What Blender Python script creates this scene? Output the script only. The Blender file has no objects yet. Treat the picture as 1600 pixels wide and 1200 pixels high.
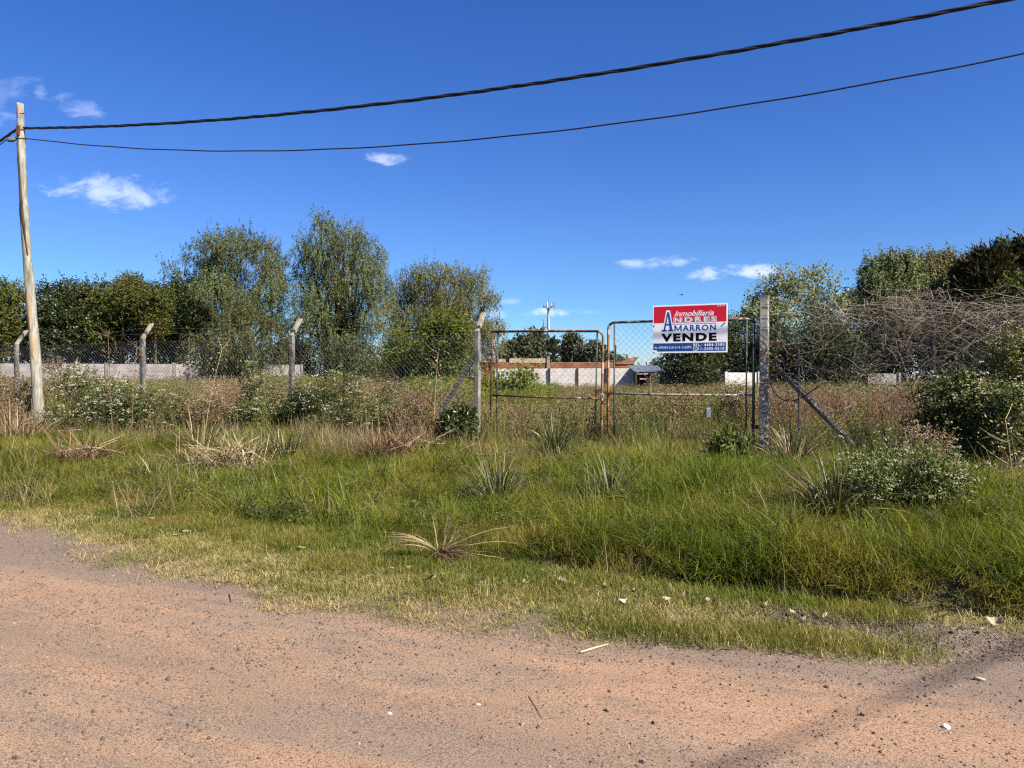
import bpy, math
import numpy as np
from math import radians, sin, cos, pi, atan
from mathutils import Vector

S = bpy.context.scene
C = S.collection
rng = np.random.default_rng(11)

# ------------------------------------------------------------------ camera
CAM_Z = 1.55
cam = bpy.data.cameras.new('camera')
cam.sensor_width = 36.0
cam.lens = 27.0
cam.clip_start = 0.05
cam.clip_end = 5000.0
camo = bpy.data.objects.new('camera', cam)
C.objects.link(camo)
camo.location = (0, 0, CAM_Z)
camo.rotation_euler = (radians(90) - atan(10 / 1200), 0, 0)
S.camera = camo

# ------------------------------------------------------------------ sun and sky
SUN_AZ = radians(129)          # clockwise from straight ahead
SUN_EL = radians(43)
sun_dir = Vector((sin(SUN_AZ) * cos(SUN_EL), cos(SUN_AZ) * cos(SUN_EL), sin(SUN_EL)))
sun = bpy.data.lights.new('sun', 'SUN')
sun.energy = 5.0
sun.angle = radians(0.53)
sun.color = (1.0, 0.93, 0.82)
suno = bpy.data.objects.new('sun', sun)
C.objects.link(suno)
suno.rotation_euler = sun_dir.to_track_quat('Z', 'Y').to_euler()

W = bpy.data.worlds.new('World')
S.world = W
W.use_nodes = True
wn = W.node_tree
wn.nodes.clear()


def N(nt, typ, **kw):
    n = nt.nodes.new(typ)
    for k, v in kw.items():
        setattr(n, k, v)
    return n


def setin(nt, sock, v):
    if isinstance(v, bpy.types.NodeSocket):
        nt.links.new(v, sock)
    elif v is not None:
        if hasattr(sock.default_value, '__len__') and not hasattr(v, '__len__'):
            v = (v,) * len(sock.default_value)
        if hasattr(v, '__len__') and len(v) == 3 and len(sock.default_value) == 4:
            v = (*v, 1.0)
        sock.default_value = v


def math_n(nt, op, a, b=None, c=None, clamp=False):
    n = N(nt, 'ShaderNodeMath', operation=op, use_clamp=clamp)
    for i, v in enumerate((a, b, c)):
        if v is not None:
            setin(nt, n.inputs[i], v)
    return n.outputs[0]


def mix_n(nt, fac, a, b, blend='MIX'):
    n = N(nt, 'ShaderNodeMix', data_type='RGBA', blend_type=blend)
    setin(nt, n.inputs[0], fac)
    setin(nt, n.inputs[6], a)
    setin(nt, n.inputs[7], b)
    return n.outputs[2]


def ramp_n(nt, fac, lo, hi, smooth=True):
    n = N(nt, 'ShaderNodeMapRange', interpolation_type='SMOOTHSTEP' if smooth else 'LINEAR', clamp=True)
    setin(nt, n.inputs[0], fac)
    n.inputs[1].default_value = lo
    n.inputs[2].default_value = hi
    n.inputs[3].default_value = 0.0
    n.inputs[4].default_value = 1.0
    return n.outputs[0]


def noise_n(nt, vec, scale, detail=3.0, rough=0.55, dist=0.0):
    n = N(nt, 'ShaderNodeTexNoise')
    if vec is not None:
        nt.links.new(vec, n.inputs['Vector'])
    n.inputs['Scale'].default_value = scale
    n.inputs['Detail'].default_value = detail
    n.inputs['Roughness'].default_value = rough
    n.inputs['Distortion'].default_value = dist
    return n.outputs[0]


sky = N(wn, 'ShaderNodeTexSky', sky_type='NISHITA')
sky.sun_disc = False
sky.sun_elevation = SUN_EL
sky.sun_rotation = SUN_AZ
sky.altitude = 0
sky.air_density = 1.0
sky.dust_density = 0.1
sky.ozone_density = 3.0
hs = N(wn, 'ShaderNodeHueSaturation')
hs.inputs['Saturation'].default_value = 1.28
hs.inputs['Hue'].default_value = 0.508
hs.inputs['Value'].default_value = 1.0
wn.links.new(sky.outputs[0], hs.inputs['Color'])
# small fair-weather clouds, each a soft patch in one direction of the sky
tc = N(wn, 'ShaderNodeTexCoord')
sp = N(wn, 'ShaderNodeSeparateXYZ')
wn.links.new(tc.outputs['Generated'], sp.inputs[0])
low_sky = ramp_n(wn, math_n(wn, 'ABSOLUTE', sp.outputs[2]), 0.0, 0.22)
tintc = mix_n(wn, low_sky, mix_n(wn, ramp_n(wn, math_n(wn, 'ABSOLUTE', sp.outputs[2]), 0.0, 0.09), (.66, .76, 1.14, 1), (.40, .71, 1.05, 1)), (.66, .76, 1.03, 1))
col = mix_n(wn, 1.0, hs.outputs[0], tintc, 'MULTIPLY')
ysafe = math_n(wn, 'MAXIMUM', sp.outputs[1], 0.05)
cu = math_n(wn, 'DIVIDE', sp.outputs[0], ysafe)
cv = math_n(wn, 'DIVIDE', sp.outputs[2], ysafe)
cvec = N(wn, 'ShaderNodeCombineXYZ')
wn.links.new(cu, cvec.inputs[0])
wn.links.new(math_n(wn, 'MULTIPLY', cv, 2.2), cvec.inputs[1])
cn1 = noise_n(wn, cvec.outputs[0], 22.0, 5.0, 0.62, 0.4)
CLOUDS = [  # u, v, half width, half height, tilt, strength
    (-.528, .243, .085, .024, -.10, .58), (-.562, .352, .040, .015, -.25, .30), (-.612, .372, .014, .012, 0, .30), (-.668, .335, .035, .013, -.1, .30),
    (-.660, .37, .05, .02, .2, .18), (-.167, .286, .032, .010, -.05, .55), (.205, .150, .036, .0085, .10, .6), (.155, .147, .022, .007, 0, .5),
    (.248, .133, .026, .009, .0, .7), (.306, .140, .046, .012, .05, .7), (.042, .0845, .034, .007, .0, .8), (-.005, .10, .018, .005, 0, .3),
    (-.02, .083, .018, .006, 0, .4), (.10, .085, .03, .004, -.05, .25)]
total = None
for (u0, v0, a, b, tilt, stg) in CLOUDS:
    du = math_n(wn, 'SUBTRACT', cu, u0)
    dv = math_n(wn, 'SUBTRACT', math_n(wn, 'SUBTRACT', cv, v0), math_n(wn, 'MULTIPLY', du, tilt))
    q = math_n(wn, 'ADD', math_n(wn, 'POWER', math_n(wn, 'ABSOLUTE', math_n(wn, 'DIVIDE', du, a * 1.25)), 2.0),
               math_n(wn, 'POWER', math_n(wn, 'ABSOLUTE', math_n(wn, 'DIVIDE', dv, b * 1.25)), 2.0))
    m = math_n(wn, 'SUBTRACT', 1.0, q)
    m = math_n(wn, 'ADD', m, math_n(wn, 'MULTIPLY', math_n(wn, 'SUBTRACT', cn1, 0.55), 3.2))
    m = ramp_n(wn, m, 0.15, 1.3)
    edge = ramp_n(wn, q, 1.9, 0.8)
    m = math_n(wn, 'MULTIPLY', math_n(wn, 'MULTIPLY', m, stg), edge)
    total = m if total is None else math_n(wn, 'MAXIMUM', total, m)
front = ramp_n(wn, sp.outputs[1], 0.1, 0.2)
total = math_n(wn, 'MULTIPLY', total, front)
cloudcol = mix_n(wn, cn1, (5.6, 6.6, 9.6, 1), (9.0, 9.4, 11.0, 1))
col = mix_n(wn, math_n(wn, 'MULTIPLY', total, 0.9), col, cloudcol)
bg = N(wn, 'ShaderNodeBackground')
wn.links.new(col, bg.inputs[0])
bg.inputs[1].default_value = 0.052
wo = N(wn, 'ShaderNodeOutputWorld')
wn.links.new(bg.outputs[0], wo.inputs[0])

S.view_settings.view_transform = 'Standard'
S.view_settings.look = 'None'
S.view_settings.exposure = 1.49
S.view_settings.gamma = 1.0
S.view_settings.use_curve_mapping = False
S.render.engine = 'CYCLES'
S.cycles.use_denoising = False
S.cycles.filter_width = 1.25
S.cycles.denoiser = 'OPENIMAGEDENOISE'
S.cycles.denoising_input_passes = 'RGB_ALBEDO_NORMAL'
S.cycles.max_bounces = 6
S.cycles.diffuse_bounces = 3
S.cycles.glossy_bounces = 2
S.cycles.transmission_bounces = 4
S.cycles.sample_clamp_indirect = 6.0
S.cycles.use_adaptive_sampling = True
S.cycles.adaptive_threshold = 0.01

# ------------------------------------------------------------------ layout helpers
A_ROAD = radians(23.5)
UX, UY = cos(A_ROAD), -sin(A_ROAD)      # along the road
NX, NY = sin(A_ROAD), cos(A_ROAD)       # away from the road
FENCE_T = 13.95


def st(x, y):
    return UX * x + UY * y, NX * x + NY * y


def xy(s, t):
    return UX * s + NX * t, UY * s + NY * t


def sstep(a, b, v):
    k = np.clip((np.asarray(v, float) - a) / (b - a), 0, 1)
    return k * k * (3 - 2 * k)


def vnoise(x, y, sc, seed=0):
    x = np.asarray(x, float) / sc
    y = np.asarray(y, float) / sc
    i, j = np.floor(x), np.floor(y)
    fx, fy = x - i, y - j
    fx, fy = fx * fx * (3 - 2 * fx), fy * fy * (3 - 2 * fy)

    def h(a, b):
        v = np.sin(a * 127.1 + b * 311.7 + seed * 74.7) * 43758.5453
        return v - np.floor(v)
    return (h(i, j) * (1 - fx) + h(i + 1, j) * fx) * (1 - fy) + (h(i, j + 1) * (1 - fx) + h(i + 1, j + 1) * fx) * fy


def road_edge(s):
    return np.interp(s, [-40, -12, -8.5, -6, -3.7, -1.9, -.8, .3, .7, 3, 20], [5.7, 5.7, 5.5, 4.75, 4.2, 4.37, 4.6, 4.72, 5.3, 5.45, 5.5])


def tall_edge(s):
    return np.interp(s, [-40, -15, -10, -6, -3.5, -1.5, 0, 2, 20], [7.6, 7.4, 7.2, 6.5, 6.2, 6.16, 6.14, 6.12, 6.12])


def gz(x, y):
    x = np.asarray(x, float)
    y = np.asarray(y, float)
    s, t = st(x, y)
    side = sstep(-4.2, -0.8, s)
    left = 0.22 * sstep(5.4, 12.5, t)
    ditch = -0.24 * np.exp(-((t - 5.93) / 0.18) ** 2)
    right = 0.16 * sstep(5.98, 6.3, t) + 0.14 * sstep(6.4, 7.6, t) - .14 * sstep(9, 13, t)
    h = left * (1 - side) + (ditch + right) * side
    hum = sstep(6.0, 8.0, t) * (1 - sstep(60, 90, t))
    h = h + hum * ((vnoise(x, y, 1.4, 1) - .5) * .16 + (vnoise(x, y, .55, 2) - .5) * .07)
    rd = 1 - sstep(4.5, 6.0, t)
    h = h + rd * ((vnoise(s * .35, t, .7, 3) - .5) * .03 + (vnoise(x, y, .25, 4) - .5) * .008)
    return h


def gz1(x, y):
    return float(gz(np.array([x]), np.array([y]))[0])


def at_fence(px, t=FENCE_T):
    k = (px - 800) / 1200
    d = t / (NX * k + NY)
    return k * d, d


def at_depth(px, d):
    return (px - 800) / 1200 * d, d


def zpix(py, d):
    return CAM_Z + (590 - py) / 1200 * d


# ------------------------------------------------------------------ object helpers
def prop(o, label=None, cat=None, group=None, kind=None):
    if label:
        o['label'] = label
    if cat:
        o['category'] = cat
    if group:
        o['group'] = group
    if kind:
        o['kind'] = kind
    return o


def thing(name, label, cat, loc=(0, 0, 0), rz=0, group=None):
    o = bpy.data.objects.new(name, None)
    o.empty_display_size = 0.2
    C.objects.link(o)
    o.location = loc
    o.rotation_euler = (0, 0, rz)
    return prop(o, label, cat, group)


def mesh_np(name, V, faces, mats, midx=None, smooth=False, tint=None):
    me = bpy.data.meshes.new(name)
    V = np.asarray(V, np.float32)
    me.vertices.add(len(V))
    me.vertices.foreach_set('co', V.ravel())
    if not isinstance(faces, list):
        faces = [faces]
    faces = [np.asarray(f, np.int32) for f in faces if len(f)]
    flat = np.concatenate([f.ravel() for f in faces])
    tot = np.concatenate([np.full(len(f), f.shape[1], np.int32) for f in faces])
    start = np.concatenate([[0], np.cumsum(tot)[:-1]]).astype(np.int32)
    me.loops.add(len(flat))
    me.loops.foreach_set('vertex_index', flat)
    me.polygons.add(len(tot))
    me.polygons.foreach_set('loop_start', start)
    if midx is not None:
        me.polygons.foreach_set('material_index', np.asarray(midx, np.int32))
    if not isinstance(mats, (list, tuple)):
        mats = [mats]
    for m in mats:
        me.materials.append(m)
    if tint is not None:
        a = me.attributes.new('tint', 'FLOAT', 'POINT')
        a.data.foreach_set('value', np.asarray(tint, np.float32))
    me.update(calc_edges=True)
    me.polygons.foreach_set('use_smooth', np.full(len(tot), bool(smooth)))
    me.validate()
    return me


def link(name, me, parent=None, loc=None, rot=None):
    o = bpy.data.objects.new(name, me)
    C.objects.link(o)
    if parent is not None:
        o.parent = parent
    if loc is not None:
        o.location = loc
    if rot is not None:
        o.rotation_euler = rot
    return o


class MB:
    """collects vertices and faces (with tint) for one mesh"""

    def __init__(self):
        self.V, self.F, self.T, self.n = [], {}, [], 0

    def add(self, V, F, tint=0.5, mat=0):
        V = np.asarray(V, float).reshape(-1, 3)
        if not isinstance(F, list):
            F = [F]
        for f in F:
            f = np.asarray(f, np.int64)
            if f.size:
                self.F.setdefault((f.shape[1], mat), []).append(f + self.n)
        self.V.append(V)
        self.T.append(np.broadcast_to(np.asarray(tint, float), (len(V),)))
        self.n += len(V)
        return self

    def mesh(self, name, mats, smooth=False):
        fs, mi = [], []
        for (k, m), l in self.F.items():
            f = np.concatenate(l)
            fs.append(f)
            mi.append(np.full(len(f), m))
        return mesh_np(name, np.concatenate(self.V), fs, mats, np.concatenate(mi), smooth, np.concatenate(self.T))

    def obj(self, name, mats, parent=None, smooth=False, **kw):
        return link(name, self.mesh(name, mats, smooth), parent, **kw)


BOXF = np.array([[0, 3, 2, 1], [4, 5, 6, 7], [0, 1, 5, 4], [1, 2, 6, 5], [2, 3, 7, 6], [3, 0, 4, 7]])


def box(x0, x1, y0, y1, z0, z1):
    return np.array([[x0, y0, z0], [x1, y0, z0], [x1, y1, z0], [x0, y1, z0], [x0, y0, z1], [x1, y0, z1], [x1, y1, z1], [x0, y1, z1]], float), BOXF


def bbox(x0, x1, y0, y1, z0, z1, b=0.01):
    """box with bevelled vertical edges and top"""
    def ring(i, z):
        a0, a1, c0, c1 = x0 + i, x1 - i, y0 + i, y1 - i
        return [[a0 + b, c0, z], [a1 - b, c0, z], [a1, c0 + b, z], [a1, c1 - b, z], [a1 - b, c1, z], [a0 + b, c1, z], [a0, c1 - b, z], [a0, c0 + b, z]]
    V = np.array(ring(0, z0) + ring(0, z1 - b) + ring(b * .7, z1))
    F = [[k + r * 8, (k + 1) % 8 + r * 8, (k + 1) % 8 + (r + 1) * 8, k + (r + 1) * 8] for r in range(2) for k in range(8)]
    return V, [np.array(F), np.array([list(range(16, 24))]), np.array([list(range(7, -1, -1))])]


def tubes(P, R, k=4, cap=True):
    """P (n,m,3) polylines, R (n,m) radii -> verts, faces"""
    P = np.asarray(P, float)
    if P.ndim == 2:
        P = P[None]
    n, m, _ = P.shape
    R = np.broadcast_to(np.asarray(R, float), (n, m))
    T = np.gradient(P, axis=1)
    T /= np.linalg.norm(T, axis=2, keepdims=True) + 1e-9
    mean = P[:, -1] - P[:, 0]
    mean /= np.linalg.norm(mean, axis=1, keepdims=True) + 1e-9
    ref = np.where((np.abs(mean[:, 2]) > .8)[:, None], np.array([1., 0.13, 0]), np.array([0, 0.1, 1.]))[:, None, :]
    A = np.cross(T, ref)
    A /= np.linalg.norm(A, axis=2, keepdims=True) + 1e-9
    B = np.cross(T, A)
    ang = np.arange(k) / k * 2 * pi
    V = P[:, :, None, :] + R[:, :, None, None] * (A[:, :, None, :] * np.cos(ang)[None, None, :, None] + B[:, :, None, :] * np.sin(ang)[None, None, :, None])
    base = (np.arange(n) * m * k)[:, None, None]
    j = (np.arange(m - 1) * k)[None, :, None]
    a = np.arange(k)[None, None, :]
    b = (a + 1) % k
    F = np.stack([base + j + b, base + j + a, base + j + k + a, base + j + k + b], -1).reshape(-1, 4)
    out = [F]
    if cap and k >= 3:
        c0 = (np.arange(n) * m * k)[:, None] + np.arange(k)[None]
        out += [c0, ((np.arange(n) * m + m - 1) * k)[:, None] + np.arange(k)[None, ::-1]]
    return V.reshape(-1, 3), out


def ribbons(base, az, L, lean, curl, w, seg=4, tip=0.12, twist=0.4, power=1.3, kink=0.0):
    """flat tapering blades that leave their base at angle `lean` from the vertical and bend by `curl`"""
    base = np.asarray(base, float)
    n = len(base)
    az, L, lean, curl, w = [np.broadcast_to(np.asarray(v, float), (n,)) for v in (az, L, lean, curl, w)]
    k = np.linspace(0, 1, seg + 1)
    ang = lean[:, None] + curl[:, None] * k[None] ** power
    if kink:
        ang = ang + rng.normal(0, kink, ang.shape)
    ds = (L / seg)[:, None]
    hx = np.concatenate([np.zeros((n, 1)), np.cumsum(np.sin(ang[:, :-1]) * ds, 1)], 1)
    hz = np.concatenate([np.zeros((n, 1)), np.cumsum(np.cos(ang[:, :-1]) * ds, 1)], 1)
    P = np.stack([base[:, 0:1] + hx * np.cos(az)[:, None], base[:, 1:2] + hx * np.sin(az)[:, None], base[:, 2:3] + hz], -1)
    sa = az + pi / 2 + rng.uniform(-twist, twist, n)
    side = np.stack([np.cos(sa), np.sin(sa), rng.uniform(-.3, .3, n)], -1)
    prof = (1 - (1 - tip) * k ** 1.8) * np.minimum(1, .6 + k * 2)
    off = side[:, None, :] * (w[:, None] * prof[None] * .5)[:, :, None]
    V = np.stack([P - off, P + off], 2).reshape(-1, 3)
    b0 = (np.arange(n) * (seg + 1) * 2)[:, None] + (np.arange(seg) * 2)[None]
    F = np.stack([b0, b0 + 1, b0 + 3, b0 + 2], -1).reshape(-1, 4)
    return V, F, (seg + 1) * 2


def unit(v):
    return v / (np.linalg.norm(v, axis=-1, keepdims=True) + 1e-9)


def leaf_quads(pos, axis, L, Wd, flat=0.0, face=None, loose=.6):
    """one rhombic leaf per position along axis; flat pulls the face normal upward"""
    n = len(pos)
    axis = unit(axis)
    r = rng.normal(size=(n, 3))
    r[:, 2] *= (1 - flat)
    if face is not None:        # blades of a leaf mass turn their faces outward and up, to the light
        r = unit(face + np.array([0, 0, .35])) + rng.normal(0, loose, (n, 3))
    side = unit(np.cross(axis, r + np.array([0, 0, flat * 3.0])))
    L = np.broadcast_to(np.asarray(L, float), (n,))[:, None]
    Wd = np.broadcast_to(np.asarray(Wd, float), (n,))[:, None]
    nrm = np.cross(axis, side)
    mid = pos + axis * L * .45 + nrm * L * .06
    V = np.stack([pos, mid - side * Wd * .5, pos + axis * L, mid + side * Wd * .5], 1).reshape(-1, 3)
    F = np.arange(n * 4).reshape(n, 4)
    return V, F


# ------------------------------------------------------------------ materials
def base_mat(name):
    m = bpy.data.materials.new(name)
    m.use_nodes = True
    nt = m.node_tree
    nt.nodes.clear()
    out = N(nt, 'ShaderNodeOutputMaterial')
    return m, nt, out


def principled(nt, color, rough=0.7, metal=0.0, spec=0.3, bump=None, bump_s=0.3, bump_d=0.01):
    p = N(nt, 'ShaderNodeBsdfPrincipled')
    setin(nt, p.inputs['Base Color'], color)
    setin(nt, p.inputs['Roughness'], rough)
    setin(nt, p.inputs['Metallic'], metal)
    p.inputs['Specular IOR Level'].default_value = spec
    if bump is not None:
        b = N(nt, 'ShaderNodeBump')
        b.inputs['Strength'].default_value = bump_s
        b.inputs['Distance'].default_value = bump_d
        nt.links.new(bump, b.inputs['Height'])
        nt.links.new(b.outputs[0], p.inputs['Normal'])
    return p


def foliage(name, c0, c1, c2=None, patch=0.6, amount=0.6, trans=0.35, rough=0.55, spec=0.25, gain=1.0):
    """tint attribute runs c0 -> c1 over the leaves, patches of the world drift to c2"""
    m, nt, out = base_mat(name)
    at = N(nt, 'ShaderNodeAttribute', attribute_name='tint')
    c = mix_n(nt, at.outputs['Fac'], c0, c1)
    if c2 is not None:
        g = N(nt, 'ShaderNodeNewGeometry')
        f = noise_n(nt, g.outputs['Position'], patch, 3.0, 0.6)
        f = math_n(nt, 'MULTIPLY', ramp_n(nt, f, .42, .66), amount)
        c = mix_n(nt, f, c, c2)
    oi = N(nt, 'ShaderNodeObjectInfo')
    v = math_n(nt, 'MULTIPLY_ADD', oi.outputs['Random'], 0.45 * gain, 0.78)
    c = mix_n(nt, 1.0, c, v, 'MULTIPLY')
    p = principled(nt, c, rough, 0, spec)
    tr = N(nt, 'ShaderNodeBsdfTranslucent')
    nt.links.new(mix_n(nt, 1.0, c, (1.15, 1.2, .7, 1), 'MULTIPLY'), tr.inputs[0])
    mx = N(nt, 'ShaderNodeMixShader')
    mx.inputs[0].default_value = trans
    nt.links.new(p.outputs[0], mx.inputs[1])
    nt.links.new(tr.outputs[0], mx.inputs[2])
    nt.links.new(mx.outputs[0], out.inputs[0])
    return m


def plain(name, c0, c1, *a_, world=False, **k_):
    return plain_(name, c0, c1, *a_, world=world, **k_)


def plain_(name, c0, c1, scale=8.0, rough=0.8, spec=0.3, metal=0.0, bump=0.3, bd=0.01, detail=5.0, lo=.35, hi=.65, stretch=None, c2=None, scale2=2.0, thr=(.55, .65), world=False):
    m, nt, out = base_mat(name)
    t = N(nt, 'ShaderNodeTexCoord')
    vec = t.outputs['Object']
    if world:
        vec = N(nt, 'ShaderNodeNewGeometry').outputs['Position']
    if stretch:
        mp = N(nt, 'ShaderNodeMapping')
        mp.inputs['Scale'].default_value = stretch
        nt.links.new(vec, mp.inputs[0])
        vec = mp.outputs[0]
    f = noise_n(nt, vec, scale, detail, 0.62)
    c = mix_n(nt, ramp_n(nt, f, lo, hi), c0, c1)
    if c2 is not None:
        f2 = noise_n(nt, vec, scale2, 6.0, 0.65, 0.3)
        c = mix_n(nt, ramp_n(nt, f2, *thr), c, c2)
    p = principled(nt, c, rough, metal, spec, f if bump else None, bump, bd)
    nt.links.new(p.outputs[0], out.inputs[0])
    return m


def flatc(name, c, rough=0.5, spec=0.4, metal=0.0):
    m, nt, out = base_mat(name)
    g = N(nt, 'ShaderNodeNewGeometry')
    f = noise_n(nt, g.outputs['Position'], 6.0, 4.0)
    cc = mix_n(nt, f, tuple(v * .9 for v in c), tuple(min(1, v * 1.08) for v in c))
    p = principled(nt, cc, rough, metal, spec)
    nt.links.new(p.outputs[0], out.inputs[0])
    return m


M = {}
# --- dirt road
m, nt, out = base_mat('dirt')
g = N(nt, 'ShaderNodeNewGeometry')
mp = N(nt, 'ShaderNodeMapping', vector_type='POINT')
mp.inputs['Rotation'].default_value = (0, 0, A_ROAD)
nt.links.new(g.outputs['Position'], mp.inputs[0])
mp2 = N(nt, 'ShaderNodeMapping')
mp2.inputs['Scale'].default_value = (.32, 1.25, 1)
nt.links.new(mp.outputs[0], mp2.inputs[0])
big = noise_n(nt, mp2.outputs[0], 1.15, 5.0, .6, .3)
mid = noise_n(nt, mp2.outputs[0], 4.2, 5.0, .65)
fine = noise_n(nt, g.outputs['Position'], 75.0, 6.0, .8)
grit = noise_n(nt, g.outputs['Position'], 150.0, 3.0, .65)
clus = noise_n(nt, mp2.outputs[0], 2.6, 4.0, .6)
c = mix_n(nt, ramp_n(nt, big, .40, .60), (.295, .180, .110, 1), (.225, .158, .110, 1))
c = mix_n(nt, math_n(nt, 'MULTIPLY', ramp_n(nt, mid, .52, .70), .7), c, (.156, .118, .087, 1))
c = mix_n(nt, math_n(nt, 'MULTIPLY', ramp_n(nt, mid, .47, .30), .55), c, (.33, .205, .13, 1))
sxyz = N(nt, 'ShaderNodeSeparateXYZ')
nt.links.new(mp.outputs[0], sxyz.inputs[0])
tt = math_n(nt, 'ADD', sxyz.outputs[1], math_n(nt, 'MULTIPLY', mid, .9))
c = mix_n(nt, math_n(nt, 'MULTIPLY', ramp_n(nt, tt, 4.35, 5.0), .75), c, (.142, .115, .093, 1))
trk = math_n(nt, 'SINE', math_n(nt, 'MULTIPLY', math_n(nt, 'ADD', sxyz.outputs[1], math_n(nt, 'MULTIPLY', big, .8)), 4.2))
c = mix_n(nt, math_n(nt, 'MULTIPLY', ramp_n(nt, trk, .1, .95), .45), c, (.163, .120, .090, 1))
c = mix_n(nt, math_n(nt, 'MULTIPLY', ramp_n(nt, fine, .49, .62), .85), c, (.087, .060, .046, 1))
c = mix_n(nt, math_n(nt, 'MULTIPLY', ramp_n(nt, fine, .45, .32), .6), c, (.328, .230, .164, 1))
c = mix_n(nt, math_n(nt, 'MULTIPLY', ramp_n(nt, grit, .40, .30), .5), c, (.350, .274, .213, 1))
c = mix_n(nt, math_n(nt, 'MULTIPLY', ramp_n(nt, grit, .52, .59), ramp_n(nt, clus, .10, .70)), c, (.071, .049, .041, 1))
hgt = math_n(nt, 'ADD', math_n(nt, 'MULTIPLY', fine, .7), math_n(nt, 'MULTIPLY', grit, .35))
hgt = math_n(nt, 'ADD', hgt, math_n(nt, 'MULTIPLY', mid, 1.2))
p = principled(nt, c, .92, 0, .15, hgt, .55, .010)
nt.links.new(p.outputs[0], out.inputs[0])
M['dirt'] = m

# --- soil of the verge and the lot
m, nt, out = base_mat('soil')
g = N(nt, 'ShaderNodeNewGeometry')
a = noise_n(nt, g.outputs['Position'], .8, 5.0, .6)
b = noise_n(nt, g.outputs['Position'], 40.0, 5.0, .7)
c = mix_n(nt, a, (.076, .065, .034, 1), (.129, .106, .057, 1))
c = mix_n(nt, ramp_n(nt, b, .5, .7), c, (.046, .034, .023, 1))
p = principled(nt, c, .95, 0, .1, b, .8, .03)
nt.links.new(p.outputs[0], out.inputs[0])
M['soil'] = m

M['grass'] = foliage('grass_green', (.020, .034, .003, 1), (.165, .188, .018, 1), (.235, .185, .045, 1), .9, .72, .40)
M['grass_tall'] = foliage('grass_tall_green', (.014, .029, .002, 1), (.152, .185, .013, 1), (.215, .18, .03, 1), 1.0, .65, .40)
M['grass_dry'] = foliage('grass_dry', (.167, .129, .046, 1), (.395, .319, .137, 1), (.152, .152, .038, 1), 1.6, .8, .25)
M['straw'] = foliage('straw', (.145, .100, .050, 1), (.290, .226, .132, 1), (.126, .069, .038, 1), .9, .5, .2)
M['weed_green'] = foliage('weed_green', (.081, .102, .024, 1), (.203, .203, .055, 1), (.229, .169, .075, 1), .35, .8, .35)
M['weed_yellow'] = foliage('weed_yellowgreen', (.105, .136, .017, 1), (.220, .231, .031, 1), (.136, .136, .031, 1), .35, .6, .4)
M['weed_brown'] = foliage('weed_brown', (.119, .070, .041, 1), (.291, .194, .108, 1), (.151, .119, .055, 1), .4, .6, .25)
M['weed_red'] = foliage('weed_red', (.128, .060, .040, 1), (.241, .132, .088, 1), (.160, .120, .056, 1), .5, .4, .25)
M['tussock'] = foliage('tussock_green', (.014, .020, .007, 1), (.165, .165, .070, 1), None, trans=.15, rough=.5, spec=.25)
M['tussock_dry'] = foliage('tussock_dry', (.192, .130, .062, 1), (.445, .368, .223, 1), None, trans=.15, rough=.55)
M['dead_red'] = foliage('dead_red', (.073, .033, .021, 1), (.255, .152, .085, 1), None, trans=.1)
M['leaf_dark'] = foliage('leaf_dark', (.023, .035, .008, 1), (.062, .079, .018, 1), (.046, .050, .015, 1), .3, .6, .22, .4, .4)
M['leaf_hedge'] = foliage('leaf_hedge', (.018, .027, .008, 1), (.048, .060, .016, 1), None, trans=.2, rough=.5)
M['leaf_feather'] = foliage('leaf_feather', (.028, .034, .009, 1), (.088, .088, .027, 1), None, trans=.3)
M['leaf_autumn'] = foliage('leaf_autumn', (.026, .038, .006, 1), (.095, .110, .020, 1), (.125, .087, .015, 1), .22, .45, .3)
M['leaf_willow'] = foliage('leaf_willow', (.040, .062, .017, 1), (.152, .176, .065, 1), (.118, .112, .035, 1), .3, .6, .3, .5, .3)
M['leaf_olive'] = foliage('leaf_olive', (.058, .071, .019, 1), (.194, .183, .065, 1), (.165, .130, .047, 1), .3, .6, .3)
M['leaf_poplar'] = foliage('leaf_poplar', (.115, .135, .061, 1), (.378, .392, .230, 1), None, trans=.45)
M['leaf_fresh'] = foliage('leaf_fresh', (.030, .045, .008, 1), (.15, .17, .045, 1), None, trans=.35)
M['concrete_lit'] = plain('lit_concrete', (.20, .185, .155, 1), (.36, .335, .29, 1), 7, .9, .2, bump=.5, bd=.006, c2=(.15, .13, .10, 1), scale2=5, thr=(.55, .75))  # post concrete lightened for the straight post, sunlight put into its colour
M['leaf_bright'] = foliage('leaf_bright', (.057, .081, .010, 1), (.162, .180, .021, 1), (.095, .114, .014, 1), .5, .5, .4)
M['leaf_conifer'] = foliage('leaf_conifer', (.032, .031, .011, 1), (.078, .056, .020, 1), (.041, .046, .014, 1), .4, .6, .12)
M['leaf_bush'] = foliage('leaf_bush', (.030, .043, .011, 1), (.114, .124, .033, 1), (.133, .114, .038, 1), .7, .5, .3)
M['leaf_far'] = foliage('leaf_far', (.030, .038, .017, 1), (.072, .084, .038, 1), None, trans=.2)
M['petal'] = foliage('petal_cream', (.274, .252, .164, 1), (.427, .405, .306, 1), None, trans=.2, rough=.8, spec=.1, gain=.3)
M['bark'] = plain('bark', (.076, .057, .038, 1), (.167, .129, .091, 1), 9, .9, .15, stretch=(1, 1, .25))
M['bark_dark'] = plain('bark_dark', (.027, .021, .015, 1), (.068, .053, .038, 1), 9, .9, .15, stretch=(1, 1, .25))
M['bark_pale'] = plain('bark_pale', (.190, .167, .129, 1), (.319, .289, .236, 1), 5, .85, .15, stretch=(1, 1, .25))
M['twig'] = foliage('twig_grey_brown', (.057, .043, .035, 1), (.308, .257, .205, 1), (.113, .077, .057, 1), 1.2, .5, .02, .85)
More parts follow.
